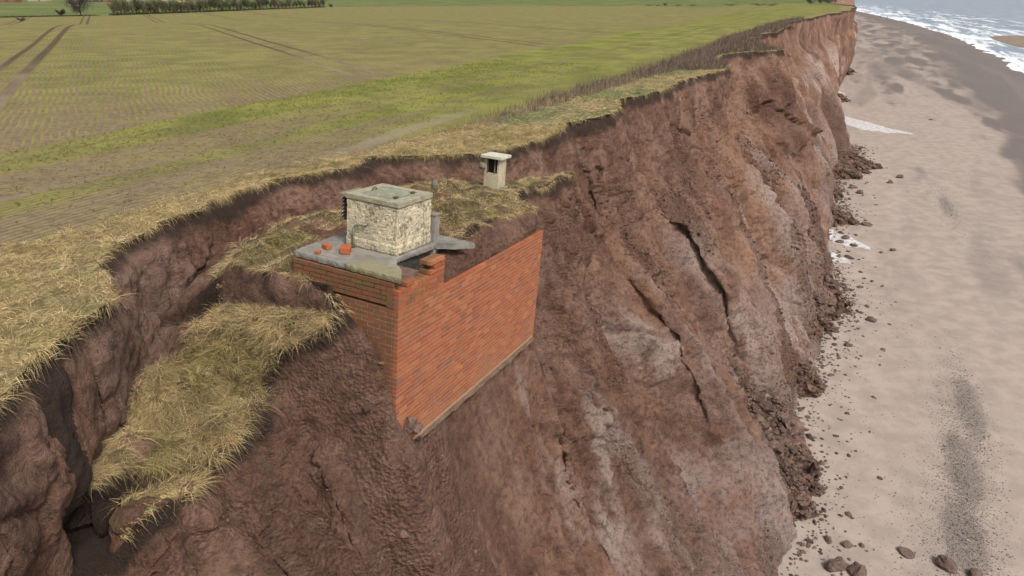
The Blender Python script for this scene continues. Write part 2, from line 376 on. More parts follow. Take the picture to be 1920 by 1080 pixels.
M = dict(cliff=mat_cliff(), field=mat_field(), beach=mat_beach(), sea=mat_sea(), grass=mat_grass('dead_grass'), brick=mat_brick(),
         conc=mat_concrete('lichened_concrete'), slab=mat_slab(), render=mat_render(),
         ledge=mat_concrete('footing_concrete', (.20, .13, .085), (.12, .075, .05), (.22, .16, .10), .3),
         mortar=mat_plain('pale_mortar', (.40, .26, .18), (.27, .15, .10), 20),
         bitumen=mat_plain('bitumen_black', (.030, .030, .028), (.065, .06, .052), 12, .7),
         metal=mat_plain('painted_pipe', (.30, .31, .22), (.20, .19, .13), 20, .5, .003),
         rust=mat_plain('rusty_steel', (.06, .045, .035), (.13, .07, .04), 20, .7, .004),
         dark=mat_plain('dark_void', (.012, .01, .01), (.02, .018, .016), 6, .9),
         clod=mat_plain('clay_clod', (.105, .062, .048), (.20, .128, .10), 3.5, .9, .05),
         rock=mat_vcol('boulder_clay', .85, .25, .45, 5, .05), pebble=mat_vcol('shingle', .6, .35, .3, 12, .004),
         twig=mat_vcol('twigs', .9, .1, .3, 6, .003), wall=mat_vcol('far_walls', .9, .2, .25, 2, .003), cloth=mat_plain('cloth', (.03, .035, .05), (.05, .05, .06), 6),
         foam=mat_plain('sea_foam', (.34, .30, .27), (.66, .65, .66), 2.2, .5, .01))

# ------------------------------------------------------------------ cliff lines (s along the coast, q seaward, z up)
E_pts = np.array([(-12, -4.2), (-4, -5.2), (0, -5.9), (2.76, -7.07), (3.63, -7.67), (4.72, -8.28), (5.87, -8.91), (6.35, -9.6), (6.85, -10.35), (7.74, -10.92), (8.55, -10.95),
    (9.46, -11.41), (10.3, -11.42), (11.18, -11.54), (12.26, -11.44), (12.88, -11.33), (13.61, -10.75), (15.3, -10.85), (15.75, -10.3), (16.05, -9.3), (16.63, -8.4), (18.0, -8.02),
    (18.97, -7.76), (21.16, -7.55), (22.28, -7.8), (24.66, -7.0), (26.2, -7.1), (28.29, -7.83), (31.48, -6.81), (35, -6.7), (41.28, -5.91), (45, -6.3), (52.5, -8.0), (57.5, -3.6), (59.04, -3.14), (61.5, -5.6), (69.49, -7.66), (85, -6.3),
    (107.7, -5.88), (112, -7.5), (135, -5), (165.4, -2.22), (202.9, 1.98), (268.7, 3.18), (320, -6), (600, -12), (3200, -20)])
T_pts = np.array([(-12, 4), (0, 1.8), (8, 1.6), (16, 1.6), (22.05, 1.3), (24.5, 1.9), (26.31, 1.9), (29.73, 1.9), (32.3, .81), (35.95, 1.3), (39.37, 1.9), (42.9, 1.9), (46.9, 2.9), (50.9, 3.2), (57, 2.3), (63, .8), (66.9, 1.2), (72, 3.0),
    (78.9, 1.96), (89.4, 2.4), (101, 4.2), (114.9, 3.6), (141, 1.6), (155, .8), (224, 3.6), (284, 3.4), (400, 4), (475, 6.5), (742, 8.2), (960, 12), (3200, 30)])
E_of = lambda s: np.interp(s, E_pts[:, 0], E_pts[:, 1])
T_of = lambda s: np.interp(s, T_pts[:, 0], T_pts[:, 1])

def e_jit(s):
    s = np.asarray(s, np.float32); far = sstep(20, 60, s)
    return .17 * pn2(s * .9, 3.3, 1) + .09 * pn2(s * 2.6, 1.7, 2) + .05 * pn2(s * 6.5, .3, 4) * (1 - far) + far * (1.1 * pn2(s * .16, .5, 3) + .5 * np.round(pn2(s * .4, 7.5, 6) * 3) / 3)

def field_z(s, q):
    s = np.asarray(s, float); q = np.asarray(q, float)
    x = A[0] * s + N[0] * q; y = A[1] * s + N[1] * q; al = x * RA[0] + y * RA[1]
    dip = 3.0 * sstep(92, 215, al) * sstep(-18, -70, q)
    und = .05 * pn2(x * .12, y * .12, 5) + .35 * pn2(x * .018, y * .018, 9) * sstep(40, 120, al)
    return 1.0 - dip + und

# controls: E S I B Wt M1 M2 T, each (q, z)
TAB = {
 -12: [(-4.2, 1), (-4.1, -.8), (-4.0, -1.4), (-3.8, -2), (-3.6, -2.8), (-3.2, -4), (-.5, -9.5), (4, -15.4)],
 0.0: [(-5.9, 1), (-5.8, -.8), (-5.75, -1.3), (-5.6, -1.9), (-5.4, -2.6), (-5.0, -3.6), (-2.0, -9.5), (1.8, -15.4)],
 3.0: [(-7.25, 1), (-7.3, -.9), (-7.3, -1.3), (-7.2, -1.8), (-7.0, -2.5), (-6.5, -3.6), (-2.8, -9.5), (1.6, -15.4)],
 4.22: [(-8.0, 1), (-8.15, -1.0), (-8.2, -1.4), (-8.15, -1.9), (-7.95, -2.5), (-7.3, -3.6), (-3.0, -9.5), (1.6, -15.4)],
 4.40: [(-8.1, 1), (-8.40, -1.05), (-8.1, -1.35), (-7.75, -1.9), (-7.45, -2.5), (-7.0, -3.4), (-3.0, -9.5), (1.6, -15.4)],
 4.6: [(-8.2, 1), (-8.65, -1.10), (-8.5, -1.12), (-7.45, -1.45), (-7.35, -2.1), (-6.9, -3.3), (-3.3, -9.5), (1.6, -15.4)],
 5.2: [(-8.55, 1), (-9.0, -1.25), (-8.8, -1.2), (-7.40, -1.50), (-7.3, -2.1), (-6.8, -3.3), (-3.5, -9.5), (1.6, -15.4)],
 5.9: [(-8.92, 1), (-9.45, -1.35), (-9.25, -1.2), (-7.50, -1.55), (-7.3, -2.2), (-6.6, -3.4), (-3.6, -9.5), (1.6, -15.4)],
 6.85: [(-10.3, 1), (-9.98, -1.2), (-9.6, -.9), (-7.2, -1.0), (-6.9, -1.9), (-6.2, -3.4), (-3.5, -9.3), (1.6, -15.4)],
 7.2: [(-10.6, 1), (-10.3, -1.05), (-9.3, -.6), (-7.6, -.85), (-7.0, -1.6), (-5.95, -2.9), (-3.4, -9.0), (1.6, -15.4)],
 7.48: [(-10.8, 1), (-10.5, -.95), (-8.9, -.25), (-7.45, -.35), (-6.6, -1.1), (-5.55, -2.4), (-3.4, -9.0), (1.6, -15.4)],
 7.6: [(-10.85, 1), (-10.6, -.9), (-8.8, 0), (-6.55, .15), (-6.0, -.6), (-5.5, -2.3), (-3.4, -8.9), (1.6, -15.4)],
 7.78: [(-10.9, 1), (-10.7, -.8), (-8.6, .20), (-6.25, .50), (-5.70, -.12), (-5.46, -2.4), (-3.5, -8.8), (1.6, -15.4)],
 7.92: [(-10.9, 1), (-10.72, -.78), (-8.6, .80), (-6.65, .80), (-5.95, -.5), (-5.46, -2.5), (-3.5, -8.8), (1.6, -15.4)],
 8.05: [(-10.93, 1), (-10.75, -.75), (-8.7, .92), (-7.3, .90), (-6.4, -1.3), (-5.42, -2.62), (-3.5, -8.8), (1.6, -15.4)],
 9.0: [(-11.2, 1), (-11.05, -.45), (-8.9, .98), (-7.5, .95), (-6.3, -.6), (-5.42, -2.62), (-3.4, -8.7), (1.6, -15.4)],
 9.25: [(-11.25, 1), (-11.05, -.4), (-8.9, .98), (-7.4, .95), (-6.2, -.3), (-5.50, -2.62), (-3.45, -8.7), (1.6, -15.4)],
 9.36: [(-11.27, 1), (-11.07, -.4), (-8.9, .98), (-5.9, .74), (-5.45, .52), (-5.7, -2.6), (-3.5, -8.7), (1.6, -15.4)],
 9.9: [(-11.4, 1), (-11.1, -.3), (-9.0, 1.0), (-5.85, .74), (-5.44, .48), (-5.85, -2.6), (-3.5, -8.7), (1.6, -15.4)],
 10.3: [(-11.42, 1), (-11.1, -.25), (-9.0, .95), (-5.82, .80), (-5.43, .46), (-5.85, -2.55), (-3.5, -8.7), (1.6, -15.4)],
 10.8: [(-11.5, 1), (-11.2, -.2), (-8.0, 1.1), (-5.72, .86), (-5.42, .42), (-5.85, -2.6), (-3.5, -8.7), (1.6, -15.4)],
 12.0: [(-11.45, 1), (-11.1, -.15), (-8.0, 1.12), (-5.66, .88), (-5.40, .34), (-5.85, -2.7), (-3.4, -8.7), (1.6, -15.4)],
 13.58: [(-11.0, 1), (-10.5, -.1), (-7.8, 1.0), (-5.52, .64), (-5.38, .22), (-5.8, -2.75), (-3.2, -8.6), (1.6, -15.4)],
 13.75: [(-10.75, 1), (-10.2, -.1), (-8.8, .78), (-6.2, .82), (-5.9, .2), (-5.5, -2.6), (-3.1, -8.6), (1.6, -15.4)],
 14.6: [(-10.8, 1), (-9.9, -.15), (-8.6, .65), (-6.35, .70), (-6.1, -.1), (-5.3, -2.6), (-2.9, -8.5), (1.6, -15.4)],
 15.3: [(-10.85, 1), (-9.4, -.2), (-8.5, .35), (-6.35, .55), (-6.1, -.2), (-5.1, -2.8), (-2.7, -8.4), (1.6, -15.4)],
 16.0: [(-9.4, 1), (-8.9, -.2), (-8.2, .1), (-6.30, .50), (-6.05, -.3), (-5.0, -2.9), (-2.6, -8.3), (1.6, -15.4)],
 16.8: [(-8.35, 1), (-8.1, -.3), (-7.6, .0), (-6.25, .50), (-6.0, -.4), (-5.0, -2.9), (-2.5, -8.2), (1.6, -15.4)],
 17.7: [(-8.1, 1), (-7.9, -.3), (-7.5, .1), (-6.25, .45), (-6.0, -.4), (-5.1, -3.0), (-2.4, -8.2), (1.6, -15.4)],
 18.4: [(-7.9, 1), (-7.7, -.3), (-7.5, -.2), (-6.7, -.1), (-6.4, -.8), (-5.4, -3.1), (-2.3, -8.3), (1.6, -15.4)],
 19.2: [(-7.7, 1), (-7.6, -.1), (-7.5, -.8), (-7.2, -1.5), (-6.9, -2.2), (-6.0, -3.8), (-2.4, -9), (1.6, -15.4)],
 20.5: [(-7.6, 1), (-7.5, -.1), (-7.4, -.9), (-7.15, -1.8), (-6.9, -2.6), (-6.2, -4.2), (-2.6, -9.6), (1.4, -15.4)],
}

# stations
ss_ = [-6.0]
while ss_[-1] < 3000:
    s0 = ss_[-1]; d = math.hypot(max(s0, 0), 8.5)
    k = .0036 if s0 < 300 else .012
    if s0 < 2: k = .010
    ss_.append(s0 + k * d)
S = np.array(ss_); NS = len(S)
ROWS = [60, 22, 56, 26, 56, 120, 110]
ctrl_s = np.array(sorted(TAB)); ctrl = np.array([TAB[k] for k in sorted(TAB)])
K = ctrl.shape[1]
C = np.zeros((NS, K, 2))
for k in range(K):
    for j in (0, 1): C[:, k, j] = np.interp(S, ctrl_s, ctrl[:, k, j])
# generic profile beyond the bay
E = E_of(S); T = T_of(S); Wd = T - E
gen = np.zeros((NS, K, 2)); gen[:, 0, 0] = E; gen[:, 0, 1] = 1
v1 = pn2(S * .13, 2.2, 11); v2 = pn2(S * .21, 5.2, 13); v3 = pn2(S * .35, 1.2, 15)
fr = [(.015, -.1), (.025, -.9), (.05 + .03 * v1, -1.9), (.085 + .05 * v1, -2.9 + .6 * v2)]
for i, (a, z) in enumerate(fr): gen[:, i + 1, 0] = E + Wd * a; gen[:, i + 1, 1] = z
gen[:, 5, 0] = E + Wd * (.19 + .10 * v1); gen[:, 5, 1] = -4.9 + 1.3 * v2
gen[:, 6, 0] = E + Wd * (.56 + .16 * v3); gen[:, 6, 1] = -10 + 1.6 * v1
gen[:, 7, 0] = T; gen[:, 7, 1] = -15.4
w = sstep(18.8, 20.4, S)[:, None, None]; C = C * (1 - w) + gen * w
jit = e_jit(S); EJ = np.where(S < 20, C[:, 0, 0], E) + jit
fadeB = np.array([1, .8, .3, .0, 0, 0, 0, 0])
for k in range(K): C[:, k, 0] += jit * fadeB[k] * np.where(S > 19, 1, fadeB[k])
# ragged bench lip
lipj = .16 * pn2(S * 1.1, 4.4, 21) + .11 * pn2(S * 3.1, 8.8, 22) + .05 * pn2(S * 8, 8.8, 23)
lipw = sstep(4.5, 4.8, S) * (1 - sstep(17.5, 18.5, S)) * np.where((S > 7.7) & (S < 10.3), 0, 1)
C[:, 3, 0] += lipj * lipw * np.where((S > 9) & (S < 14), .3, 1.5)
# blocks
rows_q = []; rows_z = []; rows_t = []
for k in range(K - 1):
    n = ROWS[k]; t = np.arange(n) / n
    rows_q.append(C[:, k, 0][:, None] * (1 - t) + C[:, k + 1, 0][:, None] * t)
    rows_z.append(C[:, k, 1][:, None] * (1 - t) + C[:, k + 1, 1][:, None] * t); rows_t.append(k + t)
Q = np.concatenate(rows_q + [C[:, -1:, 0]], 1); Z = np.concatenate(rows_z + [C[:, -1:, 1]], 1); Tt = np.concatenate(rows_t + [[K - 1.]])
NR = Q.shape[1]
Z[:, 0] = field_z(S, EJ)
ib = sum(ROWS[:5])
def smooth_rows(X, a, w):
    ker = np.ones(w) / w; P = np.pad(X, ((0, 0), (w // 2, w // 2)), 'edge'); cs = np.cumsum(np.pad(P, ((0, 0), (1, 0))), 1)
    Y = (cs[:, w:] - cs[:, :-w]) / w; wt = sstep(a, a + 30, np.arange(X.shape[1]))[None]; return X * (1 - wt) + Y * wt
for _ in range(2):
    Q = smooth_rows(Q, ib - 20, 45); Z = smooth_rows(Z, ib - 20, 45)
SS = np.repeat(S[:, None], NR, 1)
base = W3(SS, Q, Z)
dv = np.linalg.norm(np.diff(base, axis=1), axis=2); V = np.concatenate([np.zeros((NS, 1)), np.cumsum(dv, 1)], 1)
tu = np.gradient(base, axis=0); tv = np.gradient(base, axis=1)
nrm = np.cross(tv, tu); nrm /= np.linalg.norm(nrm, axis=2)[..., None] + 1e-9
sgn = np.sign((nrm * np.array([N[0], N[1], .6])).sum(2)); nrm *= np.where(sgn == 0, 1, sgn)[..., None]
TT = np.repeat(Tt[None], NS, 0)
near_b = ((SS > 7.95) & (SS < 13.7))
dist = np.hypot(SS, 8.5); spc = dist * .0036
def lod(lam): return sstep(1.6, 3.2, lam / spc)
x3, y3, z3 = (base[..., i].astype(np.float32) for i in range(3))
wall = sstep(0.15, 1.2, TT) if False else None
faceM = sstep(4.2, 5.2, TT)                                     # main slope
upM = np.where(SS > 18.6, sstep(.3, 2.5, TT), sstep(3.1, 4.2, TT))
endM = 1 - .75 * sstep(6.6, 7., TT)
warp = 1.2 * fbm2(SS * .16, V * .10, 3, 31)
su = SS + warp + .10 * V
butt = ridge2(su / 7.5, V / 34, 2, 41); gul = ridge2(su / 2.9 + 3, V / 13, 2, 43); flu = ridge2(su / .95, V / 4.5, 2, 45)
D = (1.5 + .7 * sstep(35, 90, SS)) * (butt - .3) * faceM * (1 - .9 * sstep(6.2, 6.95, TT))
D += .80 * (gul - .25) * np.maximum(faceM, upM * .35) * endM * (.5 + .5 * sstep(-.3, .3, fbm2(SS / 9, V / 12, 2, 47)))
butx = 0
for (c0, c1, wd_, am_) in ((16.6, 18.5, .9, .7), (18.8, 23.4, 1.25, 1.5), (24.9, 24.9, .5, .5), (27.4, 29.6, 1.6, 1.7), (33.6, 36.6, 1.6, 1.3), (41, 43, 2.0, 1.6), (48, 49.5, 2.2, 1.3), (58.6, 57.5, 3.0, 1.6), (71, 72, 3.5, 1.8), (84, 86, 4, 1.8), (101, 104, 5, 2.2), (121, 122, 6, 2.2), (150, 152, 8, 2.4)):
    cc_ = c0 + (c1 - c0) * sstep(0, 16, V) + .35 * fbm2(V / 2.5, SS * 0 + c0, 2, c0); dd_ = np.abs(SS - cc_) / wd_
    butx = butx + am_ * (np.exp(-dd_ * 1.1) - .10 * np.exp(-((dd_ - 2.0) / .8) ** 2))
D += np.interp(SS, [0, 30, 60, 110], [.72, .68, .5, .4]) * butx * sstep(1.5, 6, V) * np.maximum(faceM, upM * .5) * (1 - .9 * sstep(5.7, 6.9, TT))
D += .20 * flu * upM * lod(.9)
roughm = sstep(-.02, .30, fbm2(su / 3.3, V / 6.5, 3, 51) + .12 * sstep(5.5, 6.6, TT)) * np.maximum(upM, faceM)
iso = lambda lam, sd: pn3(x3 / lam, y3 / lam, z3 / lam + sd)
D += .24 * iso(1.3, 3) * np.maximum(upM, .35 * sstep(0.1, .6, TT)) * lod(1.3)
D += .13 * iso(.5, 7) * lod(.5) * sstep(.05, .4, TT)
vary = .25 + 1.2 * sstep(-.25, .35, pn3(x3 / 1.1, y3 / 1.1, z3 / 1.1 + 55)); b1 = np.abs(iso(.26, 9)); D += .11 * vary * b1 * lod(.26) * (.35 + .9 * roughm) * sstep(.05, .4, TT)
b2 = np.abs(iso(.11, 13)); D += .060 * vary * b2 * lod(.11) * (.35 + .9 * roughm) * sstep(.05, .4, TT)
f1, f2, cid = worley2(su / .55 + .3 * iso(.6, 1), V / .8 + .3 * iso(.6, 2), 3)
blk = sstep(.1, .35, fbm2(SS / 2.4 + 9, V / 3.1, 2, 61)) * (TT > .3)
D += blk * lod(.5) * ((cid - .5) * .26 - .16 * sstep(.12, 0, f2 - f1)) * np.maximum(upM, .5 * sstep(.3, 1, TT) * (TT < 1.6))
cr = np.abs(pn2(su / 1.3 + .4 * iso(.7, 5), V / 3.6, 71)); D -= .07 * sstep(.05, .0, cr) * np.maximum(upM, .6 * sstep(.2, .6, TT) * (TT < 1.2)) * lod(.4)
for (l1, l2, am, sd_) in ((2.3, 3.4, .58, 21), (1.0, 1.5, .27, 22), (.42, .55, .11, 23)):
    wu = su / l1 + .35 * iso(l1 * .8, sd_); wv_ = V / l2 + .35 * iso(l1 * .8, sd_ + 3); a1, a2, ac1 = worley2(wu, wv_, sd_)
    tilt = (np.modf(ac1 * 17.3)[0] - .5)
    D += lod(l1 * .5) * np.maximum(upM, .4 * sstep(.2, .6, TT) * (TT < 1.4)) * endM * am * ((ac1 - .5) * sstep(0, .10, a2 - a1) + tilt * a1 * .8 - .25 * sstep(.10, .0, a2 - a1)) * sstep(-.3, .15, fbm2(SS / (l1 * 2.2), V / (l1 * 3), 2, sd_ + 60))
vary = .25 + 1.1 * sstep(-.25, .35, pn3(x3 / 1.1, y3 / 1.1, z3 / 1.1 + 55))
# fissures in the bare scarp under the turf
sc = sstep(0.03, .3, TT) * (1 - sstep(.8, 1.3, TT)); scg = np.where(SS > 18.6, sstep(0.03, .5, TT) * (1 - sstep(3.5, 5, TT)), sc)
D += scg * (.15 * ridge2(SS / .8 + .4 * fbm2(SS, V, 2, 73), V / 4.2, 2, 75) * lod(.6) + .06 * ridge2(SS / .22, V / 1.2, 1, 77) * lod(.2))
# grassed bench hummocks
bm_ = sstep(1.6, 2.1, TT) * (1 - sstep(2.85, 3.0, TT)) * (SS > 4.5) * (SS < 18.6)
D = D * (1 - bm_) + bm_ * (np.where(SS < 7.7, .36, .2) * iso(.75, 21) + .15 * iso(.33, 23))
cvs = np.array([(7.7, -8.1), (7.2, -7.95), (6.6, -7.95), (6.09, -7.82), (5.75, -7.95), (5.40, -8.05), (5.0, -8.2), (4.6, -8.15), (4.3, -8.1)])
cv2 = np.array([(A @ p[:2], N @ p[:2]) for p in (unproj(500, 735, -1.15), unproj(512, 665, -.75), unproj(548, 600, -.2))]); cd_ = np.full(Q.shape, 9.)
for a, b in list(zip(cvs[:-1], cvs[1:])) + list(zip(cv2[:-1], cv2[1:])):
    ab = b - a; u = np.clip(((SS - a[0]) * ab[0] + (Q - a[1]) * ab[1]) / (ab @ ab), 0, 1); cd_ = np.minimum(cd_, np.hypot(SS - a[0] - u * ab[0], Q - a[1] - u * ab[1]))
cd_ = cd_ + .05 * iso(.3, 31); cw_ = np.interp(SS, [4.4, 5.0, 5.5, 6.2, 7.5], [.26, .20, .17, .15, .07]); crev = (1 - sstep(cw_ * .4, cw_, cd_)) * (SS < 7.6); D -= .55 * crev * (TT > 1.7) * (TT < 3.05)
# terrain that runs behind the bunker walls stays put
hid = near_b & (TT > 3.95) & (TT < 5.05); D = np.where(hid, 0, D)
lipf = (SS > 7.6) & (SS < 13.75); D = np.where(lipf & (TT > 3.0) & (TT <= 4.0), D * (.15 + .55 * (1 - sstep(3.5, 3.9, TT))), D)
D = np.where(near_b & (TT >= 5.05) & (TT < 5.6), np.minimum(D, .10) * sstep(5.05, 5.6, TT), D)
D = np.where((SS > 7.3) & (SS <= 7.95) & (TT > 3.6) & (TT < 5.3), D * .4, D)
D *= sstep(0, .12, TT)
P = base + nrm * D[..., None]
# undercut just below the turf edge
uc = np.exp(-((TT - .10) / .08) ** 2) * .10 * (SS < 45); P[..., 0] -= N[0] * uc; P[..., 1] -= N[1] * uc
Ppos = P
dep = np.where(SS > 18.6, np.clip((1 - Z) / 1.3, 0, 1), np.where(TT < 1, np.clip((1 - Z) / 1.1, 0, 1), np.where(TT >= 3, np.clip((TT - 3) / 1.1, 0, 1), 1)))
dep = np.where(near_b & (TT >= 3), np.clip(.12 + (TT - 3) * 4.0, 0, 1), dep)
ridgeness = sstep(.25, .75, gul) * sstep(.0, .6, butt)
bpal = .9 * sstep(.5, 1.2, butx) * sstep(-.3, .1, fbm2(SS / 3, V / 5, 2, 86)) * sstep(4, 8, V) * faceM
pale = np.maximum(sstep(.55, .95, flu * .35 + gul * .75) * sstep(-.1, .25, fbm2(SS / 5, V / 8, 2, 83)), .9 * sstep(.78, .93, gul) * sstep(-.25, .1, fbm2(SS / 4, V / 6, 2, 85))) * faceM * sstep(6, 14, SS)
orange = sstep(-.05, .5, fbm2(SS / 9 + 2.2 + .1 * V, V / 6, 3, 87) + .25 * sstep(24, 36, SS) * (1 - sstep(48, 60, SS)) - .1) * sstep(16, 24, SS) * (1 - sstep(60, 100, SS))
pale = np.maximum(pale, bpal)
low = sstep(-6.5, -12.5, Z) * sstep(13, 22, SS) * 1.0 * (1 - sstep(70, 120, SS)) + .25 * (SS < 9) * (TT < 1.2)
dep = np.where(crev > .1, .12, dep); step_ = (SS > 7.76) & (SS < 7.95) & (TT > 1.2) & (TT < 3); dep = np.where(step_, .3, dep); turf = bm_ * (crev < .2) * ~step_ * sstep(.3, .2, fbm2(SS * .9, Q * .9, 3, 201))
turf = np.maximum(turf, (TT < .03) * 1.)
roughm = np.maximum(roughm, .55 * (TT > 2.9) * (TT < 4.3) * (SS < 14) * (SS > 4.5))
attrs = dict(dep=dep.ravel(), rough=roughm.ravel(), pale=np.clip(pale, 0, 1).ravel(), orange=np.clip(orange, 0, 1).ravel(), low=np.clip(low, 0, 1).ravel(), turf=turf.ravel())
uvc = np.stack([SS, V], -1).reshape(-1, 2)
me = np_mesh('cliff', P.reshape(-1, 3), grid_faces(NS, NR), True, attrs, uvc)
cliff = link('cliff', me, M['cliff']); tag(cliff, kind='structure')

# ------------------------------------------------------------------ field
o_ = [0.0]
while o_[-1] < 4000: o_.append(o_[-1] + max(.05, .022 * (o_[-1] + 2)) * (1 if o_[-1] < 200 else 3))
O = np.array(o_); NO = len(O)
fs = S[::2]; fs = S if False else S
fe = EJ
wE = np.exp(-O / 12)[None]; FQ = (fe[:, None] * wE + (-8.) * (1 - wE)) - O[None]; FQ[:, 0] = fe
FQ = np.minimum.accumulate(FQ, 1)
FS = np.repeat(S[:, None], NO, 1); FZ = field_z(FS, FQ)
verge_in = np.interp(S, [-6, 6.5, 10, 12.6, 16.2, 19.7, 27.6, 42, 55, 70, 110, 200, 3000], [-11.0, -12.2, -12.25, -12.15, -11.2, -10.7, -10.5, -9.4, -9.2, -9.5, -8.5, -1, -14])
vi = verge_in[:, None]
vm = sstep(vi - .35, vi + .35, FQ)
FZ = FZ + vm * (.06 * pn2(FS * 1.3, FQ * 1.3, 91) + .03 * pn2(FS * 4, FQ * 4, 92)) * (np.arange(NO) > 0)
FP = W3(FS, FQ, FZ)
FP[:, 0] = P[:, 0]
grn = .75 * sstep(17, 20, FS) * (1 - sstep(60, 90, FS)) * sstep(0, .35, .08 + fbm2(FS / 3, FQ / 1.5, 2, 95)) + .35 * sstep(.1, .4, fbm2(FS / 1.5, FQ / 1.2, 2, 96))
# line of the far hedge and field boundary
xw = FP[..., 0]; yw = FP[..., 1]
def hedge_line(px, py):
    zz = 1.0
    for _ in range(30):
        p = unproj(px, py, zz); s = p[:2] @ A; q = p[:2] @ N; zz = .5 * zz + .5 * float(field_z(s, q))
    return unproj(px, py, zz)
HP = [hedge_line(*p) for p in ((-60, 34), (0, 33), (100, 31), (210, 29), (400, 22), (520, 17), (630, 13), (900, 12), (1200, 11.5), (1560, 11))]
hx = np.array([p[0] for p in HP]); hy = np.array([p[1] for p in HP]); az = np.arctan2(hx, hy); hd = np.hypot(hx, hy)
ang = np.arctan2(xw, yw); lim = np.interp(ang, az, hd)
bey = sstep(0, 3, np.hypot(xw, yw) - lim) * (yw > 30)
me = np_mesh('field', FP.reshape(-1, 3), grid_faces(NS, NO)[:, ::-1], True, dict(verge=vm.ravel(), green=np.clip(grn, 0, 1).ravel(), beyond=bey.ravel()), None)
field = link('field', me, M['field']); tag(field, kind='structure')

# ------------------------------------------------------------------ beach and sea
shore_pts = np.array([(-200, 36), (100, 41), (170, 44.5), (236, 47.3), (282, 49.7), (410, 52.7), (520, 49), (622, 43.4), (800, 30), (1014, 10), (1500, -40), (4000, -200)])
sh_of = lambda s: np.interp(s, shore_pts[:, 0], shore_pts[:, 1])
bs = [-30.]
while bs[-1] < 3500: bs.append(bs[-1] + max(.25, .012 * abs(bs[-1])))
bs = np.array(bs); bt = np.concatenate([np.linspace(0, .35, 60), np.linspace(.36, 1, 90)])
bq0 = np.full(len(bs), -14.); bq1 = sh_of(bs) + 26
BQ = bq0[:, None] + (bq1 - bq0)[:, None] * bt[None]; BS = np.repeat(bs[:, None], len(bt), 1)
shd = sh_of(BS)[...] + .8 * pn2(BS / 14, .5, 101) + .25 * pn2(BS / 3, .5, 102)
BZ = BEACH + .10 * pn2(BS / 9, BQ / 4, 103) + .03 * pn2(BS / 2, BQ / 1.2, 104) - .9 * sstep(-14, 3, BQ - shd) - 2 * sstep(2, 26, BQ - shd)
wet = sstep(-24, -6, BQ - shd) * .9 + .35 * sstep(95, 200, BS)
wet = wet + .45 * sstep(8, 14, BQ) * sstep(-.1, .3, fbm2(BS / 30, BQ / 6, 2, 105)) + .3 * sstep(.1, .4, fbm2(BS / 12, BQ / 3, 3, 108))
def blob(s0, q0, ls, lq): return np.exp(-((BS - s0) / ls) ** 2 - ((BQ - q0) / lq) ** 2)
shg = np.zeros_like(BQ)
for (s0, q0, ls, lq, a) in ((27, 7.7, 3.6, 1.05, .95), (32, 8.3, 4.5, .95, .95), (38, 9.3, 5, .85, .9), (80, 12.7, 8, 1.1, .75), (141, 16.2, 5, 1.5, .6), (104, 13, 6, 1.2, .45), (63, 11.5, 5, 1.0, .3), (48, 10.3, 8, .5, .3), (30, 4.5, 8, 1.5, .18), (45, 6.5, 8, 2., .22)):
    shg = np.maximum(shg, a * blob(s0, q0, ls, lq))
shg = np.maximum(shg, .66 * sstep(100, 160, BS) * sstep(-.30, .25, fbm2(BS / 60, BQ / 7, 3, 107)))
uvb = np.stack([BS, BQ], -1).reshape(-1, 2)
BP = W3(BS, BQ, BZ)
beach = link('beach', np_mesh('beach', BP.reshape(-1, 3), grid_faces(len(bs), len(bt)), True, dict(wet=np.clip(wet, 0, 1).ravel(), shingle=shg.ravel()), uvb), M['beach']); tag(beach, kind='structure')

ws = bs.copy(); wq = np.array([-12, -6, -3, -1.5, 0, 1.5, 3, 5, 8, 12, 17, 23, 30, 40, 55, 75, 100, 140, 200, 300, 500, 900, 1600, 3000, 6000.])
WS = np.repeat(ws[:, None], len(wq), 1); shl = sh_of(ws)
WQ = shl[:, None] + wq[None]; WZ = np.full_like(WQ, BEACH - .85)
WZ += .06 * pn2(WS / 6, WQ / 2.5, 110) * (wq[None] > 1)
foam = np.interp(wq, [-12, 0, 8, 30, 60, 100, 200, 6000], [.85, .75, .52, .47, .42, .28, .05, .0])[None] + 0 * WQ
WP = W3(WS, WQ, WZ)
sea = link('sea', np_mesh('sea', WP.reshape(-1, 3), grid_faces(len(ws), len(wq)), True, dict(shore=foam.ravel()), np.stack([WS, WQ], -1).reshape(-1, 2)), M['sea']); tag(sea, kind='structure')

# sand bar off the shore
nb = 60; ang_ = np.linspace(0, 2 * np.pi, nb, endpoint=False)
rings = []
for k, (r, z) in enumerate(((1, -.95), (.97, -.80), (.85, -.66), (.5, -.55), (.02, -.5))):
    rings.append(W3(384 + 74 * r * np.cos(ang_) * (1 + .06 * np.sin(3 * ang_)), 84 + 19 * r * np.sin(ang_) * (1 + .1 * np.sin(2 * ang_ + 1)) - .05 * 74 * r * np.cos(ang_), BEACH + z))
VV = np.concatenate(rings); ff = []
for k in range(4):
    for i in range(nb): j = (i + 1) % nb; ff.append((k * nb + i, k * nb + j, (k + 1) * nb + j, (k + 1) * nb + i))
g = mat_plain('wet_bar_sand', (.20, .145, .105), (.26, .20, .15), .2, .6, .05)
bar = link('sandbar', np_mesh('sandbar', VV, np.array(ff), True), g); tag(bar, kind='structure')

def nearest_beach_z(s, q):
    i = int(np.argmin(abs(bs - s))); j = int(np.argmin(abs(BQ[i] - q))); return float(BZ[i, j])
def beach_z(s, q):
    shd_ = sh_of(s) + .8 * pn2(s / 14, .5, 101) + .25 * pn2(s / 3, .5, 102)
    return BEACH + .10 * pn2(s / 9, q / 4, 103) + .03 * pn2(s / 2, q / 1.2, 104) - .9 * sstep(-14, 3, q - shd_)

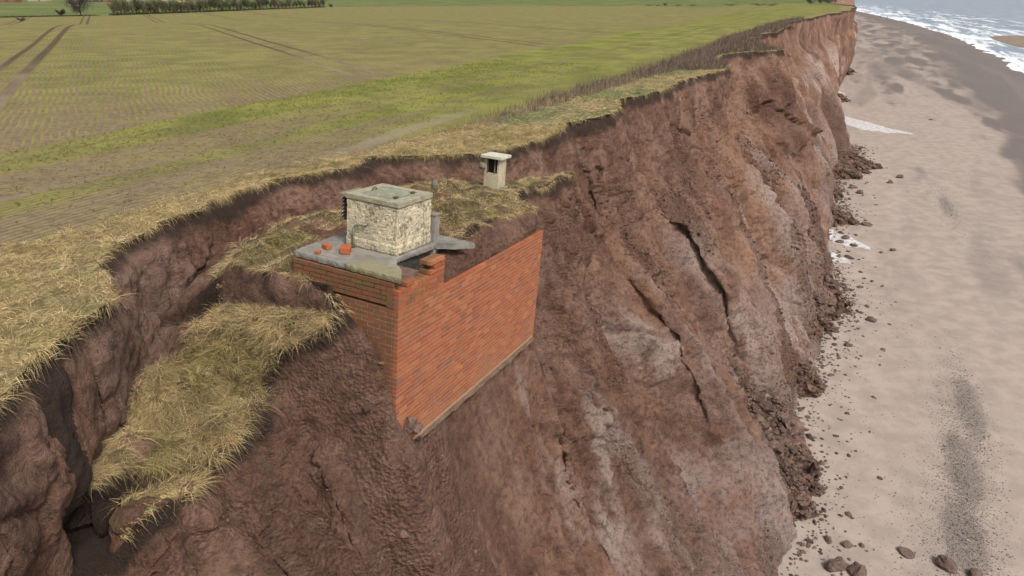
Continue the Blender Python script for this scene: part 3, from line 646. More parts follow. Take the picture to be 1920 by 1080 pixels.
# thin sheets of pale run-off lying on the sand
def sheet(name, pts, wd, mat, seed, lab):
    pts = np.array(pts, float); t = np.linspace(0, 1, 120); L = np.linspace(0, 1, len(pts))
    s = np.interp(t, L, pts[:, 0]); q = np.interp(t, L, pts[:, 1]); w_ = np.interp(t, L, wd)
    off = np.linspace(-1, 1, 13); n1 = 1 + .35 * pn2(t * 9, seed, 3); n2 = 1 + .35 * pn2(t * 9, seed + 5, 3)
    sg = np.where(off[None] > 0, n1[:, None], n2[:, None])
    Sx = s[:, None] + off[None] * w_[:, None] * sg; Qx = np.repeat(q[:, None], 13, 1)
    Zx = np.maximum.reduce([beach_z(Sx + a, Qx + b) for a, b in ((0, 0), (.2, 0), (-.2, 0), (0, .1), (0, -.1))]) + .012
    o = link(name, np_mesh(name, W3(Sx, Qx, Zx).reshape(-1, 3), grid_faces(120, 13), True), mat); tag(o, kind='structure'); return o
sheet('foam_run', [(138, .6), (132, 3.0), (127.5, 6), (124.5, 9), (123, 12.6)], [1.8, 4.2, 4.6, 2.6, .5], M['foam'], 1.5, '')
sheet('foam_run', [(66.5, 1.0), (65.2, 2.2), (64, 3.6), (62.8, 5.2)], [1.5, 1.9, 1.4, .3], M['foam'], 3.5, '')
sheet('foam_run', [(60.0, 1.7), (59.2, 2.6), (58.4, 3.9)], [1.0, 1.0, .2], M['foam'], 4.5, '')
sheet('foam_run', [(218, 1.5), (213, 4.0)], [6, 1], M['foam'], 5.5, '')
sheet('foam_run', [(172, .8), (168, 3.)], [4, .6], M['foam'], 6.5, '')

# ------------------------------------------------------------------ the bunker
BL, BW, BH = 5.7, 2.9, 2.58
Rx = Matrix.Rotation(0.054, 4, 'X'); Ry = Matrix.Rotation(0.077, 4, 'Y'); Rz = Matrix.Rotation(1.129, 4, 'Z')
BM = Matrix.Translation((-1.712, 9.463, 0.576)) @ Rz @ Rx @ Ry
bk = empty('bunker'); bk.matrix_world = BM
tag(bk, 'red brick underground bunker with white access shaft tilting out of the collapsing clay cliff', 'bunker')
BMi = BM.inverted()

def brick_col():
    r = random.random()
    if r < .60: c = (.33, .108, .048)
    elif r < .80: c = (.285, .092, .045)
    elif r < .88: c = (.240, .100, .068)
    else: c = (.37, .140, .062)
    k = random.uniform(.86, 1.1); return tuple(v * k for v in c)

def brick_wall(name, axis, length, z0, z1, start, keep=None, depth=.105):
    mb = MB(); ph = .0765; k = 0; z = z1 - ph
    while z > z0 - .001:
        x = start - (.1125 if k % 2 else 0)
        while x < length:
            a = max(x, start); b = min(x + .214, length)
            if b - a > .03 and (keep is None or keep(a, b, z, k)):
                d = random.uniform(-.0018, .0018); c = brick_col(); t = random.uniform(-.0015, .0015)
                if axis == 'x': mb.box(a + .0005, d, z + .014 + t, b, depth, z + ph + t, c, .0012)
                else: mb.box(d, a + .0005, z + .012 + t, depth, b, z + ph + t, c, .0012)
            x += .225
        z -= ph; k += 1
    return mb.build(name, M['brick'], bk)

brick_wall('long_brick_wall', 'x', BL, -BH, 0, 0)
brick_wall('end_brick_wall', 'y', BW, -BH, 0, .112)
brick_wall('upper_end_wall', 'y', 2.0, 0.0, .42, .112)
def keep_up(a, b, z, k):
    m = (a + b) / 2
    top = .30 if m < .12 else (.40 if m < .42 else (.33 if m < .62 else (.36 if m < .82 else (.44 if m < 1.0 else .53))))
    return z + .06 < top and m < 1.36
up = brick_wall('broken_parapet', 'x', 1.34, 0.0, .54, 0, keep_up, .215)
up['label'] = 'broken mossy stub of brickwork under the slab'
mb = MB(); mb.box(.004, .004, -BH, BL - .008, BW, -.012); mb.box(.010, .010, -.012, 1.325, .095, .24); 
mb.build('mortar_core', M['mortar'], bk)
mb = MB(); mb.box(.09, .16, -.01, .80, 1.98, .40); mb.build('earth_fill', M['clod'], bk)
# footing ledge under the long wall
n = 90; V_ = []; f_ = []
for i in range(n + 1):
    x = .75 + (BL - .75) * i / n; j1 = .5 * .018 * math.sin(i * .7) + random.uniform(-.012, .012); j2 = .02 * math.sin(i * .43 + 1) + random.uniform(-.014, .014)
    V_ += [(x, .3, -2.60), (x, -.035 + j1, -2.585 + j1 * .5), (x, -.045 + j1 * .7, -2.64), (x, -.02 + j2, -2.68 + j2 * .5), (x, .3, -2.69)]
for i in range(n):
    for k in range(4): f_.append((i * 5 + k, i * 5 + 5 + k, i * 5 + 6 + k, i * 5 + 1 + k))
    f_.append((i * 5 + 4, i * 5 + 9, i * 5 + 5, i * 5))
f_ += [(0, 1, 2, 3, 4), tuple(n * 5 + k for k in (4, 3, 2, 1, 0))]
me = bpy.data.meshes.new('footing'); me.from_pydata(V_, [], f_); me.update()
link('footing', me, M['ledge'], bk)

# roof slab with a piece broken out towards the cliff
poly = [(0, -.035), (.30, .16), (.52, .40), (.78, .555), (1.86, .47), (2.02, .22), (2.31, -.04), (2.34, 2.1), (1.2, 2.06), (.05, 2.03)]
def rough_slab(name, poly, z0, z1, mat, step=.05, amp=.008):
    pts = []
    for i, p in enumerate(poly):
        q = poly[(i + 1) % len(poly)]; L = math.hypot(q[0] - p[0], q[1] - p[1]); m = max(1, int(L / step))
        for k in range(m): pts.append((p[0] + (q[0] - p[0]) * k / m + random.uniform(-amp, amp), p[1] + (q[1] - p[1]) * k / m + random.uniform(-amp, amp)))
    cx = sum(p[0] for p in pts) / len(pts); cy = sum(p[1] for p in pts) / len(pts); n = len(pts)
    bm = bmesh.new(); rings = []
    for (z, ins) in ((z1, .016), (z1 - .014, 0), ((z0 + z1) / 2, -.004), (z0 + .01, .004), (z0, .02)):
        r = []
        for p in pts:
            dx, dy = cx - p[0], cy - p[1]; l = math.hypot(dx, dy); e = ins + random.uniform(-amp, amp) * .6
            r.append(bm.verts.new((p[0] + dx / l * e, p[1] + dy / l * e, z + random.uniform(-.003, .003))))
        rings.append(r)
    for a, b in zip(rings, rings[1:]):
        for i in range(n): j = (i + 1) % n; bm.faces.new((a[i], b[i], b[j], a[j]))
    bm.faces.new(rings[0]); bm.faces.new(rings[-1][::-1])
    bmesh.ops.triangulate(bm, faces=[f for f in bm.faces if len(f.verts) > 4]); bmesh.ops.recalc_face_normals(bm, faces=bm.faces)
    me = bpy.data.meshes.new(name); bm.to_mesh(me); bm.free(); return link(name, me, mat, bk)
rough_slab('roof_slab', poly, .435, .54, M['slab'])

# access shaft
def shaft_body():
    bm = bmesh.new(); bmesh.ops.create_cube(bm, size=1)
    x0, x1, y0, y1, z0, z1 = .80, 1.81, .57, 1.58, .555, 1.33
    for v in bm.verts: v.co = (x0 if v.co.x < 0 else x1, y0 if v.co.y < 0 else y1, z0 if v.co.z < 0 else z1)
    bmesh.ops.bevel(bm, geom=list(bm.edges), offset=.018, segments=2, affect='EDGES')
    for _ in range(5):
        bmesh.ops.subdivide_edges(bm, edges=[e for e in bm.edges if e.calc_length() > .04], cuts=1, use_grid_fill=True)
    bmesh.ops.triangulate(bm, faces=bm.faces)
    co = np.array([v.co[:] for v in bm.verts]); nn = np.array([v.normal[:] for v in bm.verts])
    a = pn3(co[:, 0] * 6, co[:, 1] * 6, co[:, 2] * 6); b = pn3(co[:, 0] * 22, co[:, 1] * 22, co[:, 2] * 22); d = .006 * a + .0045 * b - .012 * sstep(.28, .4, b)
    lo = sstep(.70, .685, co[:, 2]); d += .018 * lo
    for v, dd, n_ in zip(bm.verts, d, nn): v.co += Vector(n_) * float(dd)
    me = bpy.data.meshes.new('shaft_wall'); bm.to_mesh(me); bm.free(); return me
sh = link('access_shaft', shaft_body(), M['render'], bk); sh['label'] = 'white flaking rendered access shaft with hatch on top'
mb = MB(); mb.box(.815, .585, .0, 1.80, 1.57, .57); mb.build('shaft_plinth', M['bitumen'], sh, bevel=.01)
mb = MB(); mb.box(1.825, .50, .22, 1.985, .80, 1.02); mb.build('side_post', mat_plain('grey_post', (.26, .235, .215), (.19, .17, .155), 7, .9, .01), sh, bevel=.012)
mb = MB(); mb.box(1.81, .485, 1.02, 2.0, .82, 1.045); mb.build('post_cap', M['conc'], sh, bevel=.006)
# concrete coping: frame round the hatch opening
mb = MB(); mb.box(.794, .562, 1.335, 1.817, .76, 1.42); mb.box(.794, 1.42, 1.335, 1.817, 1.588, 1.42); mb.box(.794, .76, 1.337, .96, 1.42, 1.418); mb.box(1.66, .76, 1.337, 1.817, 1.42, 1.418)
mb.build('coping', mat_concrete('stained_coping', (.36, .33, .24), (.25, .225, .15), (.42, .38, .24), .5, 5), sh, bevel=.010)
hs_ = MB(); hs_.box(.965, .765, 1.34, 1.655, 1.415, 1.395); hs_.build('hatch_rim', M['rust'], sh, bevel=.004)
lid = mat_concrete('lichen_lid', (.27, .29, .22), (.19, .20, .15), (.40, .38, .22), .6, 4)
hl = MB(); hl.box(1.00, .80, 1.396, 1.62, 1.38, 1.418); hl.build('hatch_lid', lid, sh, bevel=.006)
mb = MB(); mb.box(1.02, .77, 1.418, 1.10, .83, 1.442); mb.build('hatch_hinge', M['rust'], sh)
mb = MB(); mb.box(1.52, .77, 1.418, 1.60, .83, 1.44); mb.build('hatch_hinge', M['rust'], sh)
mb = MB(); mb.tube([(1.25, 1.395, 1.41), (1.28, 1.40, 1.45), (1.36, 1.40, 1.45), (1.39, 1.395, 1.41)], .009, 8); mb.build('hatch_handle', M['rust'], sh)
# louvred air intake on the rear side, under its own cap
mb = MB(); mb.box(.80, 1.592, 1.345, 1.33, 1.72, 1.40); mb.build('intake_cap', M['conc'], sh, bevel=.010)
mb = MB(); mb.box(.84, 1.585, .96, 1.28, 1.65, 1.344); mb.build('intake_box', M['dark'], sh)
for k in range(6):
    z = .985 + k * .06
    b = MB(); p = [(.82, 1.685, z), (1.30, 1.685, z), (1.30, 1.645, z + .045), (.82, 1.645, z + .045)]
    b.v = [*p, *[(a, c, d + .012) for a, c, d in p]]; b.c = [(1, 1, 1)] * 8
    b.f = [(3, 2, 1, 0), (4, 5, 6, 7), (0, 1, 5, 4), (1, 2, 6, 5), (2, 3, 7, 6), (3, 0, 4, 7)]
    b.build('louvre_slat', M['bitumen'], sh)
mb = MB(); pts = [(.752, 1.40, .535), (.752, 1.40, .86)] + [(.752 + .0 * a, 1.40 - .16 * (1 - math.cos(a)), .86 + .10 * math.sin(a)) for a in np.linspace(.2, 1.57, 7)] + [(.752, 1.19, .965), (.80, 1.17, .965)]
mb.tube(pts, .019, 12); mb.build('bent_pipe', M['metal'], sh, True)
mb = MB(); mb.tube([(.752, 1.40, .54), (.752, 1.40, .56)], .04, 12); mb.build('pipe_flange', M['rust'], sh, True)

# ventilation shaft further back on the mound
vp = BMi @ Vector(unproj(926, 351, .74)); vx, vy, vz = vp
vs = MB()
w2, d2 = .19, .19
for (a, b, c, d, z0, z1) in ((-w2, -d2, w2, d2, -.15, .36), (-w2, -d2, -w2 + .05, -d2 + .05, .36, .70), (w2 - .05, -d2, w2, -d2 + .05, .36, .70), (-w2, d2 - .06, -w2 + .05, d2, .36, .70), (w2 - .05, d2 - .05, w2, d2, .36, .70), (-w2 + .05, -d2, w2 - .05, -d2 + .045, .362, .698), (w2 - .045, -d2 + .05, w2, d2 - .05, .362, .698)):
    vs.box(vx + a, vy + b, vz + z0, vx + c, vy + d, vz + z1)
vent = vs.build('ventilation_shaft', mat_concrete('vent_concrete', (.55, .47, .34), (.40, .35, .25), (.44, .42, .22), .6, 5), bk, bevel=.008)
vent['label'] = 'small whitewashed ventilation shaft with flat cap standing in the grass'
mb = MB(); mb.box(vx - w2 + .06, vy - d2 + .06, vz + .30, vx + w2 - .06, vy + d2 - .06, vz + .69); mb.build('vent_opening', M['dark'], vent)
for k in (0, 1):
    mb = MB(); y = vy + (-.085 if k else .10); mb.box(vx - w2 - .006, y, vz + .355, vx - w2 + .03, y + .022, vz + .70); mb.build('vent_bar', M['ledge'], vent)
cap = MB(); cap.box(vx - .27, vy - .27, vz + .705, vx + .27, vy + .27, vz + .775); cap.build('vent_cap', mat_concrete('cap_concrete', (.62, .60, .52), (.46, .45, .36), (.40, .42, .17), .75, 6), vent, bevel=.012)
mb = MB(); mb.box(vx - .26, vy - .26, vz - .18, vx + .26, vy + .26, vz + .035); mb.build('vent_skirt', M['conc'], vent, bevel=.03)
mb = MB(); mb.tube([(vx - w2 + .01, vy + d2 - .02, vz + .50), (vx - w2 - .01, vy + d2 + .10, vz + .50)], .085, 14); mb.build('round_cowl', M['conc'], vent, True)

# ------------------------------------------------------------------ rocks
def rock_mesh(name, seed, flat=.7, sub=3, sharp=1.):
    bm = bmesh.new(); bmesh.ops.create_icosphere(bm, subdivisions=sub, radius=1)
    r = random.Random(seed); planes = [(Vector((r.gauss(0, 1), r.gauss(0, 1), r.gauss(0, 1))).normalized(), r.uniform(.55, .9)) for _ in range(9)]
    for v in bm.verts:
        d = v.co.normalized(); k = 1.0
        for n_, h in planes:
            c = d.dot(n_)
            if c > .05: k = min(k, h / c)
        k = 1 * (1 - sharp) + k * sharp
        p = d * k; nz = float(pn3(np.float32(p.x * 2 + seed), p.y * 2, p.z * 2)) * .16 + float(pn3(np.float32(p.x * 6 + seed), p.y * 6, p.z * 6)) * .09
        v.co = p * (1 + nz); v.co.z *= flat
    me = bpy.data.meshes.new(name); bm.to_mesh(me); bm.free()
    me.attributes.new('Col', 'FLOAT_COLOR', 'POINT')
    for i, d in enumerate(me.attributes['Col'].data): d.color = (.17, .115, .095, 1)
    for p in me.polygons: p.use_smooth = False
    return me

bould = [ # px, py, half width m, squash, rot, label
 (1566, 1064, .44, .75, .3, 'angular brown boulder, left one of the touching pair on the sand at the bottom'),
 (1606, 1074, .46, .62, 1.2, 'rounded grey-brown boulder, right one of the touching pair on the sand at the bottom'),
 (1772, 1062, .42, .7, 2.1, 'large brown boulder at the foot of the dark shingle strip'),
 (1828, 1082, .36, .5, .9, 'low boulder cut by the bottom edge of the picture beside the shingle strip'),
 (1700, 1037, .34, .28, 2.4, 'flat wedge of pebbly clay lying alone on the sand left of the shingle'),
 (1590, 1022, .24, .6, .5, 'dark lump on the sand just above the touching pair of boulders'),
 (1552, 1012, .22, .6, 1.5, 'dark lump at the lowest tip of the clay rubble fan'),
 (1508, 846, .42, .55, 2.2, 'long dark boulder on the upper edge of the clay rubble fan'),
 (1633, 601, .36, .6, 2.4, 'lone dark boulder on open sand beyond the nearest rubble'),
 (1596, 570, .30, .6, 1.0, 'dark boulder touching the cliff foot above the lone boulder'),
 (1656, 655, .17, .5, .4, 'small boulder on the sand below the lone dark boulder'),
 (1674, 471, .34, .65, .2, 'rounded dark boulder on the sand right of the pale run-off'),
 (1652, 474, .24, .45, 1.3, 'small flat stone beside the rounded boulder right of the pale run-off'),
 (1626, 423, .52, .45, 2.4, 'long low boulder out on the sand just above the pale run-off'),
 (1686, 333, .50, .75, .5, 'squarish dark boulder farthest out from the middle rock fall'),
 (1668, 343, .42, .7, 1.5, 'rounded boulder next to the squarish one beyond the middle rock fall'),
 (1585, 448, .42, .5, .8, 'brown stone standing in the upper part of the pale run-off'),
 (1600, 462, .36, .5, 2.0, 'brown stone standing in the lower part of the pale run-off'),
 (1573, 455, .40, .5, 2.6, 'brown stone at the landward side of the pale run-off'),
 (1600, 352, .55, .5, .1, 'large rounded boulder at the near side of the middle rock fall'),
 (1612, 362, .55, .5, 1.1, 'reddish boulder nearest the camera in the middle rock fall'),
 (1745, 225, .4, .4, .2, 'small far stone on the sand right of the long white run-off'),
]
for i, (px, py, r, fl_, rot, lab) in enumerate(bould):
    p = unproj(px, py, BEACH); s_, q_ = p[:2] @ A, p[:2] @ N; z = float(beach_z(s_, q_))
    o = link('boulder', rock_mesh('boulder', i * 7 + 3, fl_), M['rock']); o.location = (p[0], p[1], z + r * fl_ * .30); o.scale = (r, r * random.uniform(.65, .85), r); o.rotation_euler = (random.uniform(-.2, .2), random.uniform(-.2, .2), rot)
    tag(o, lab, 'boulder', 'boulders on the beach')

# clod clinging to the wall foot
p = BM @ Vector((.35, -.05, -2.12)); o = link('clay_clod', rock_mesh('clay_clod', 77, .9), M['clod']); o.location = p; o.scale = (.17, .15, .20); o.rotation_euler = (.4, .2, .6)
tag(o, 'lump of clay stuck to the lower corner of the long brick wall', 'clay lump')
p = BM @ Vector((.55, -.08, -2.28)); o = link('clay_clod', rock_mesh('clay_clod', 78, .8), M['clod']); o.location = p; o.scale = (.17, .13, .14); o.rotation_euler = (.1, .5, 1.6)
tag(o, 'smaller clay lump on the footing ledge beside the larger lump on the brick wall', 'clay lump')
# loose bricks on the slab
for k, (lx, ly, sz, rt, lab) in enumerate(((.45, 1.32, (.11, .085, .055), .5, 'largest loose orange brick lying on the wet concrete slab'),
        (.42, 1.68, (.08, .055, .04), 1.3, 'broken half brick in the middle of the slab'), (.14, 1.62, (.05, .035, .025), .2, 'small brick chip nearest the left edge of the slab'),
        (1.02, 1.70, (.06, .045, .035), .9, 'brick fragment at the rear foot of the white shaft'))):
    bm = bmesh.new(); bmesh.ops.create_cube(bm, size=2)
    for v in bm.verts: v.co = Vector((v.co.x * sz[0], v.co.y * sz[1], v.co.z * sz[2])) * random.uniform(.85, 1.08)
    bmesh.ops.bevel(bm, geom=list(bm.edges), offset=.006, segments=1, affect='EDGES'); me = bpy.data.meshes.new('loose_brick'); bm.to_mesh(me); bm.free()
    a = me.attributes.new('Col', 'FLOAT_COLOR', 'POINT')
    for d in a.data: d.color = (.42, .12, .05, 1)
    g_ = bpy.data.materials.get('loose_brick_red') or mat_vcol('loose_brick_red', .9, .2, .3, 30)
    o = link('loose_brick', me, g_); o.matrix_world = BM @ Matrix.Translation((lx, ly, .542 + sz[2])) @ Matrix.Rotation(rt, 4, 'Z')
    tag(o, lab, 'brick', 'loose bricks on the slab')
# rounded grey stone standing behind the mound
p = unproj(815, 353, 1.12); o = link('standing_stone', rock_mesh('standing_stone', 91, 1.5, 3, .3), M['conc']); o.location = (p[0], p[1], p[2] + .06); o.scale = (.075, .075, .095)
tag(o, 'small rounded grey stone standing in the grass between the white shaft and the vent', 'stone')

# merged small stones
def ico(sub):
    bm = bmesh.new(); bmesh.ops.create_icosphere(bm, subdivisions=sub, radius=1); v = np.array([x.co[:] for x in bm.verts]); f = np.array([[y.index for y in x.verts] for x in bm.faces]); bm.free(); return v, f
def scatter(name, pos, rad, mat, cols, sub=1, squash=.7, smooth=False, kind='stuff', label=None, cat=None):
    v, f = ico(sub); n = len(pos); nv = len(v)
    a = rng.uniform(0, 2 * np.pi, n); ca, sa = np.cos(a), np.sin(a)
    vv = v[None] * (1 + .28 * rng.normal(size=(n, nv, 1)).clip(-1.2, 1.2))
    sc_ = np.stack([rng.uniform(.8, 1.3, n), rng.uniform(.6, 1., n), squash * rng.uniform(.7, 1.2, n)], -1) * rad[:, None]
    vv = vv * sc_[:, None]; x = vv[..., 0] * ca[:, None] - vv[..., 1] * sa[:, None]; y = vv[..., 0] * sa[:, None] + vv[..., 1] * ca[:, None]
    V = np.stack([x, y, vv[..., 2]], -1) + pos[:, None]; Fc = f[None] + (np.arange(n) * nv)[:, None, None]
    me = np_mesh(name, V.reshape(-1, 3), Fc.reshape(-1, 3), smooth, dict(Col=np.repeat(cols, nv, 0)))
    o = link(name, me, mat); tag(o, label, cat, None, kind); return o

# rubble fans at the cliff foot
FANS = [(21.5, 33.0, -2.9, 2.9, 6.6, 2.6), (41.0, 53, -.9, 3.7, 4.2, 1.5), (34.5, 38.5, -.2, 2.3, 2.6, .7), (56, 60, .5, 2.6, .8, .6), (67, 73.5, -.2, 4.4, 1.6, .5), (77, 84, .2, 3.6, 1.3, .6), (87, 103, .5, 7.6, 1.9, .5), (150, 165, -1, 4.0, 1.6, .4), (205, 222, 0, 5.5, 1.8, .4)]
rp = []; rr_ = []
for (s0, s1, q0, q1, h, dens) in FANS:
    ns = int((s1 - s0) / (.0055 * s0)) + 2; nq = int((q1 - q0) / (.004 * s0)) + 2
    a = np.linspace(s0 - .8, s1 + .8, ns); b = np.linspace(0, 1, nq); FSg = np.repeat(a[:, None], nq, 1)
    prof = np.sin(np.clip((a - s0) / (s1 - s0), 0, 1) * np.pi) ** .5; prof = prof * (.8 + .35 * pn2(a * .8, s0)); qe = q0 + (q1 - q0) * prof
    Qg = q0 + (qe - q0)[:, None] * b[None]; hh = h * prof[:, None] ** .5 * (1 - b[None]) ** .85 + .25 * prof[:, None] * np.sin(b[None] * np.pi)
    Zg = beach_z(FSg, Qg) + hh - .06
    f1_, f2_, cd = worley2(FSg / .5, Qg / .5, 9); f3_, f4_, cd2 = worley2(FSg / .2, Qg / .2, 12)
    edge_ = sstep(0, .15, 1 - b[None]) * (prof[:, None] > .15)
    Zg = Zg + edge_ * (.20 * (.5 - f1_) * (cd > .35) + .09 * (.5 - f3_) + .05 * pn2(FSg * 3, Qg * 3))
    Zg = np.where(b[None] > .999, beach_z(FSg, Qg) - .08, Zg)
    at = {k: np.zeros(Zg.size) for k in ('pale', 'orange', 'low', 'turf')}; at['dep'] = np.ones(Zg.size); at['rough'] = np.ones(Zg.size)
    me = np_mesh('debris_fan', W3(FSg, Qg, Zg).reshape(-1, 3), grid_faces(ns, nq), True, at, np.stack([FSg, Qg], -1).reshape(-1, 2)); o = link('debris_fan', me, M['cliff']); tag(o, kind='structure')
    m = int(260 * dens * (s1 - s0) ** .6 * 2.2); ii = rng.integers(0, ns, m); jj = (nq * rng.beta(2.2, 1.3, m)).astype(int).clip(0, nq - 1)
    k = prof[ii] > .2; ii, jj = ii[k], jj[k]
    rp.append(W3(FSg[ii, jj], Qg[ii, jj] + rng.exponential(.12, len(ii)) * (rng.random(len(ii)) < .3), Zg[ii, jj])); rr_.append(rng.lognormal(-2.6, .55, len(ii)).clip(.03, .34) * (1 + s0 / 120))
rp = np.concatenate(rp); rr_ = np.concatenate(rr_)
cc = np.array([.125, .078, .06]) * rng.uniform(.6, 1.5, (len(rp), 1)) + np.array([.02, .015, .012]) * rng.random((len(rp), 1))
scatter('clay_rubble', rp, rr_, M['rock'], cc, 2, .65)
# clods lying on the slope
wgt = (roughm * (TT > 4.0) * (TT < 6.85) * (SS > 4) * (SS < 55) * (spc ** 2)).ravel(); wgt = wgt / wgt.sum()
ii = rng.choice(len(wgt), 9000, p=wgt); pp = P.reshape(-1, 3)[ii]; rd = rng.lognormal(-3.5, .5, len(ii)).clip(.012, .12) * (.75 + np.hypot(pp[:, 0], pp[:, 1]) / 60)
cc = np.array([.13, .075, .057]) * rng.uniform(.65, 1.5, (len(ii), 1))
scatter('slope_rubble', pp, rd, M['rock'], cc, 1, .8)
# shingle and stray pebbles on the sand
ps = []; pr = []
for (s0, q0, ls, lq, n_) in ((27, 7.7, 3.0, .62, 3200), (32, 8.25, 4.0, .55, 3200), (38, 9.2, 4., .5, 2600), (30, 4.6, 7, 2.2, 700), (45, 6, 9, 2.4, 500), (80, 12.7, 6, .8, 900), (26, 6.6, 2.5, 1.0, 700)):
    a = rng.normal(s0, ls, n_); b = rng.normal(q0, lq, n_) ; ps.append(np.stack([a, b], -1)); pr.append(rng.lognormal(-4.0, .38, n_).clip(.010, .06) * (1 + .5 * (s0 > 60)))
ps = np.concatenate(ps); pr = np.concatenate(pr); k = (ps[:, 1] > T_of(ps[:, 0]) + .5) & (ps[:, 0] > 15); ps, pr = ps[k], pr[k]
n_ = len(ps); t = rng.random((n_, 1)); cc = np.where(t < .55, [[.095, .080, .072]], np.where(t < .87, [[.17, .13, .11]], [[.40, .35, .31]])) * rng.uniform(.6, 1.3, (n_, 1))
scatter('shingle', np.concatenate([W3(ps[:, 0], ps[:, 1], beach_z(ps[:, 0], ps[:, 1]) + .002)], 0), pr, M['pebble'], cc, 1, .55)
# stray clods spread from the toe out over the sand
n_ = 2600; a = rng.uniform(18, 110, n_); b = T_of(a) + rng.exponential(.75, n_) - .1; rd = rng.lognormal(-3.0, .55, n_).clip(.02, .2) * (.6 + a / 70)
scatter('stray_clods', W3(a, b, beach_z(a, b) + .01), rd, M['rock'], np.array([.14, .095, .075]) * rng.uniform(.6, 1.3, (n_, 1)), 1, .55)

# ------------------------------------------------------------------ grass
def blades(name, root, dirv, length, width, sag, col, lv=4, mat=None):
    n = len(root); t = np.linspace(0, 1, lv)[None, :, None]
    dirv = dirv / np.linalg.norm(dirv, axis=1)[:, None]
    c = root[:, None] + dirv[:, None] * length[:, None, None] * t; c[..., 2] -= (sag * length)[:, None] * (t[..., 0] ** 2)
    side = np.cross(dirv, rng.normal(size=(n, 3))); side /= np.linalg.norm(side, axis=1)[:, None] + 1e-9
    w = width[:, None, None] * (1 - t * .85) * .5
    V = np.stack([c - side[:, None] * w, c + side[:, None] * w], 2)           # n, lv, 2, 3
    b = (np.arange(n) * lv * 2)[:, None, None] + (np.arange(lv - 1) * 2)[None, :, None] + np.array([0, 1, 3, 2])[None, None]
    me = np_mesh(name, V.reshape(-1, 3), b.reshape(-1, 4), False, dict(Col=np.repeat(col, lv * 2, 0)))
    o = link(name, me, mat or M['grass']); tag(o, kind='stuff'); return o

def cells(Pg, mask, n):
    """random points on the masked quads of a grid"""
    a = Pg[:-1, :-1]; e1 = Pg[1:, :-1] - a; e2 = Pg[:-1, 1:] - a; ar = np.linalg.norm(np.cross(e1, e2), axis=2) * mask[:-1, :-1]
    p = ar.ravel() / ar.sum(); k = rng.choice(len(p), n, p=p); i, j = np.unravel_index(k, ar.shape); u, v = rng.random((2, n))
    return a[i, j] + e1[i, j] * u[:, None] + e2[i, j] * v[:, None], i, j

STRAW = np.array([.50, .37, .18]); PALE = np.array([.64, .51, .31]); GRN = np.array([.19, .20, .055]); OLV = np.array([.34, .29, .11]); BRN = np.array([.20, .13, .065])
def gcol(p, n, green=.25, seed=0):
    g_ = sstep(-.25, .45, pn3(p[:, 0] * .9, p[:, 1] * .9, p[:, 2] * .9 + seed) + (green - .25) * 1.6 - .25).clip(0, 1)[:, None]; r = rng.random((n, 1))
    c = np.where(r < .42, STRAW, np.where(r < .76, PALE, np.where(r < .9, OLV, BRN)))
    c2 = np.where(r < .45, GRN, np.where(r < .8, OLV, STRAW)); m = rng.random((n, 1)) < g_ * .85
    return np.where(m, c2, c) * rng.uniform(.75, 1.35, (n, 1))
def lean_field(p, seed, k=.5):
    a = pn2(p[:, 0] * k, p[:, 1] * k, seed) * 6 + 1.8 * pn2(p[:, 0] * 2.1, p[:, 1] * 2.1, seed + 3); return np.stack([np.cos(a), np.sin(a), 0 * a], -1)
def turf_grass(name, Pg, mask, n, ln, green, seed, up_=.75, lean=.7, wd=.0065, extra=None, per=34, spread=.052):
    m = n // per; c, i, j = cells(Pg, mask, m)
    tf = pn3(c[:, 0] * 2.2, c[:, 1] * 2.2, c[:, 2] * 2.2 + seed)
    TL = rng.lognormal(0, .38, m) * (.7 + .6 * sstep(-.35, .4, tf)); tl = lean_field(c, seed) * lean * rng.uniform(.3, 1.3, (m, 1)) + rng.normal(size=(m, 3)) * .35; TC = gcol(c, m, green, seed); tone = rng.uniform(.38, 1.4, (m, 1))
    k = rng.integers(0, m, n); r_ = rng.normal(size=(n, 3)) * spread * (.6 + .6 * TL[k])[:, None]; r_[:, 2] *= .15
    p = c[k] + r_; d = r_ / spread * .42 + tl[k] + rng.normal(size=(n, 3)) * .28; d[:, 2] = up_ * rng.uniform(.25, 1.25, n)
    if extra is not None: d += extra(p)
    L = np.minimum(ln * TL[k] * rng.uniform(.5, 1.25, n), ln * 1.7); p[:, 2] -= .015
    col = (gcol(p, n, green, seed) * .55 + TC[k] * .45) * tone[k]
    return blades(name, p, d, L, wd * rng.uniform(.7, 1.3, n), rng.uniform(.2, .95, n), col)

Nv = np.array([N[0], N[1], 0.])
bmask = ((TT > 1.75) & (TT < 2.995) & (SS > 4.5) & (SS < 18.3)).astype(float)
sl = (SS > 8.0) & (SS < 10.25) & (Q > -7.75)                # nothing grows under the slab
bmask *= ~sl; bmask *= crev < .12; bmask *= ~((SS > 7.76) & (SS < 7.95)); bmask *= (fbm2(SS * .9, Q * .9, 3, 201) < .22) | (SS > 10) | (TT < 2.2)
m1 = bmask * (SS < 8.0)
turf_grass('bench_grass', P, m1, 84000, .19, .27, 3, .6, .55, .0052, lambda p: Nv * .25)
m2 = bmask * (SS >= 8.0); turf_grass('mound_grass', P, m2, 90000, .12, .27, 7, .7, .45, .006)
m3 = vm * (FS > 1.2) * (FS < 21); turf_grass('verge_grass', FP, m3, 150000, .18, .22, 11, .65, .5, .0062)
m4 = vm * (FS >= 19) * (FS < 60) * (FQ > EJ[:, None] - 2.2); turf_grass('cliff_top_grass', FP, m4, 26000, .10, .45, 13, .5, .5, .018)
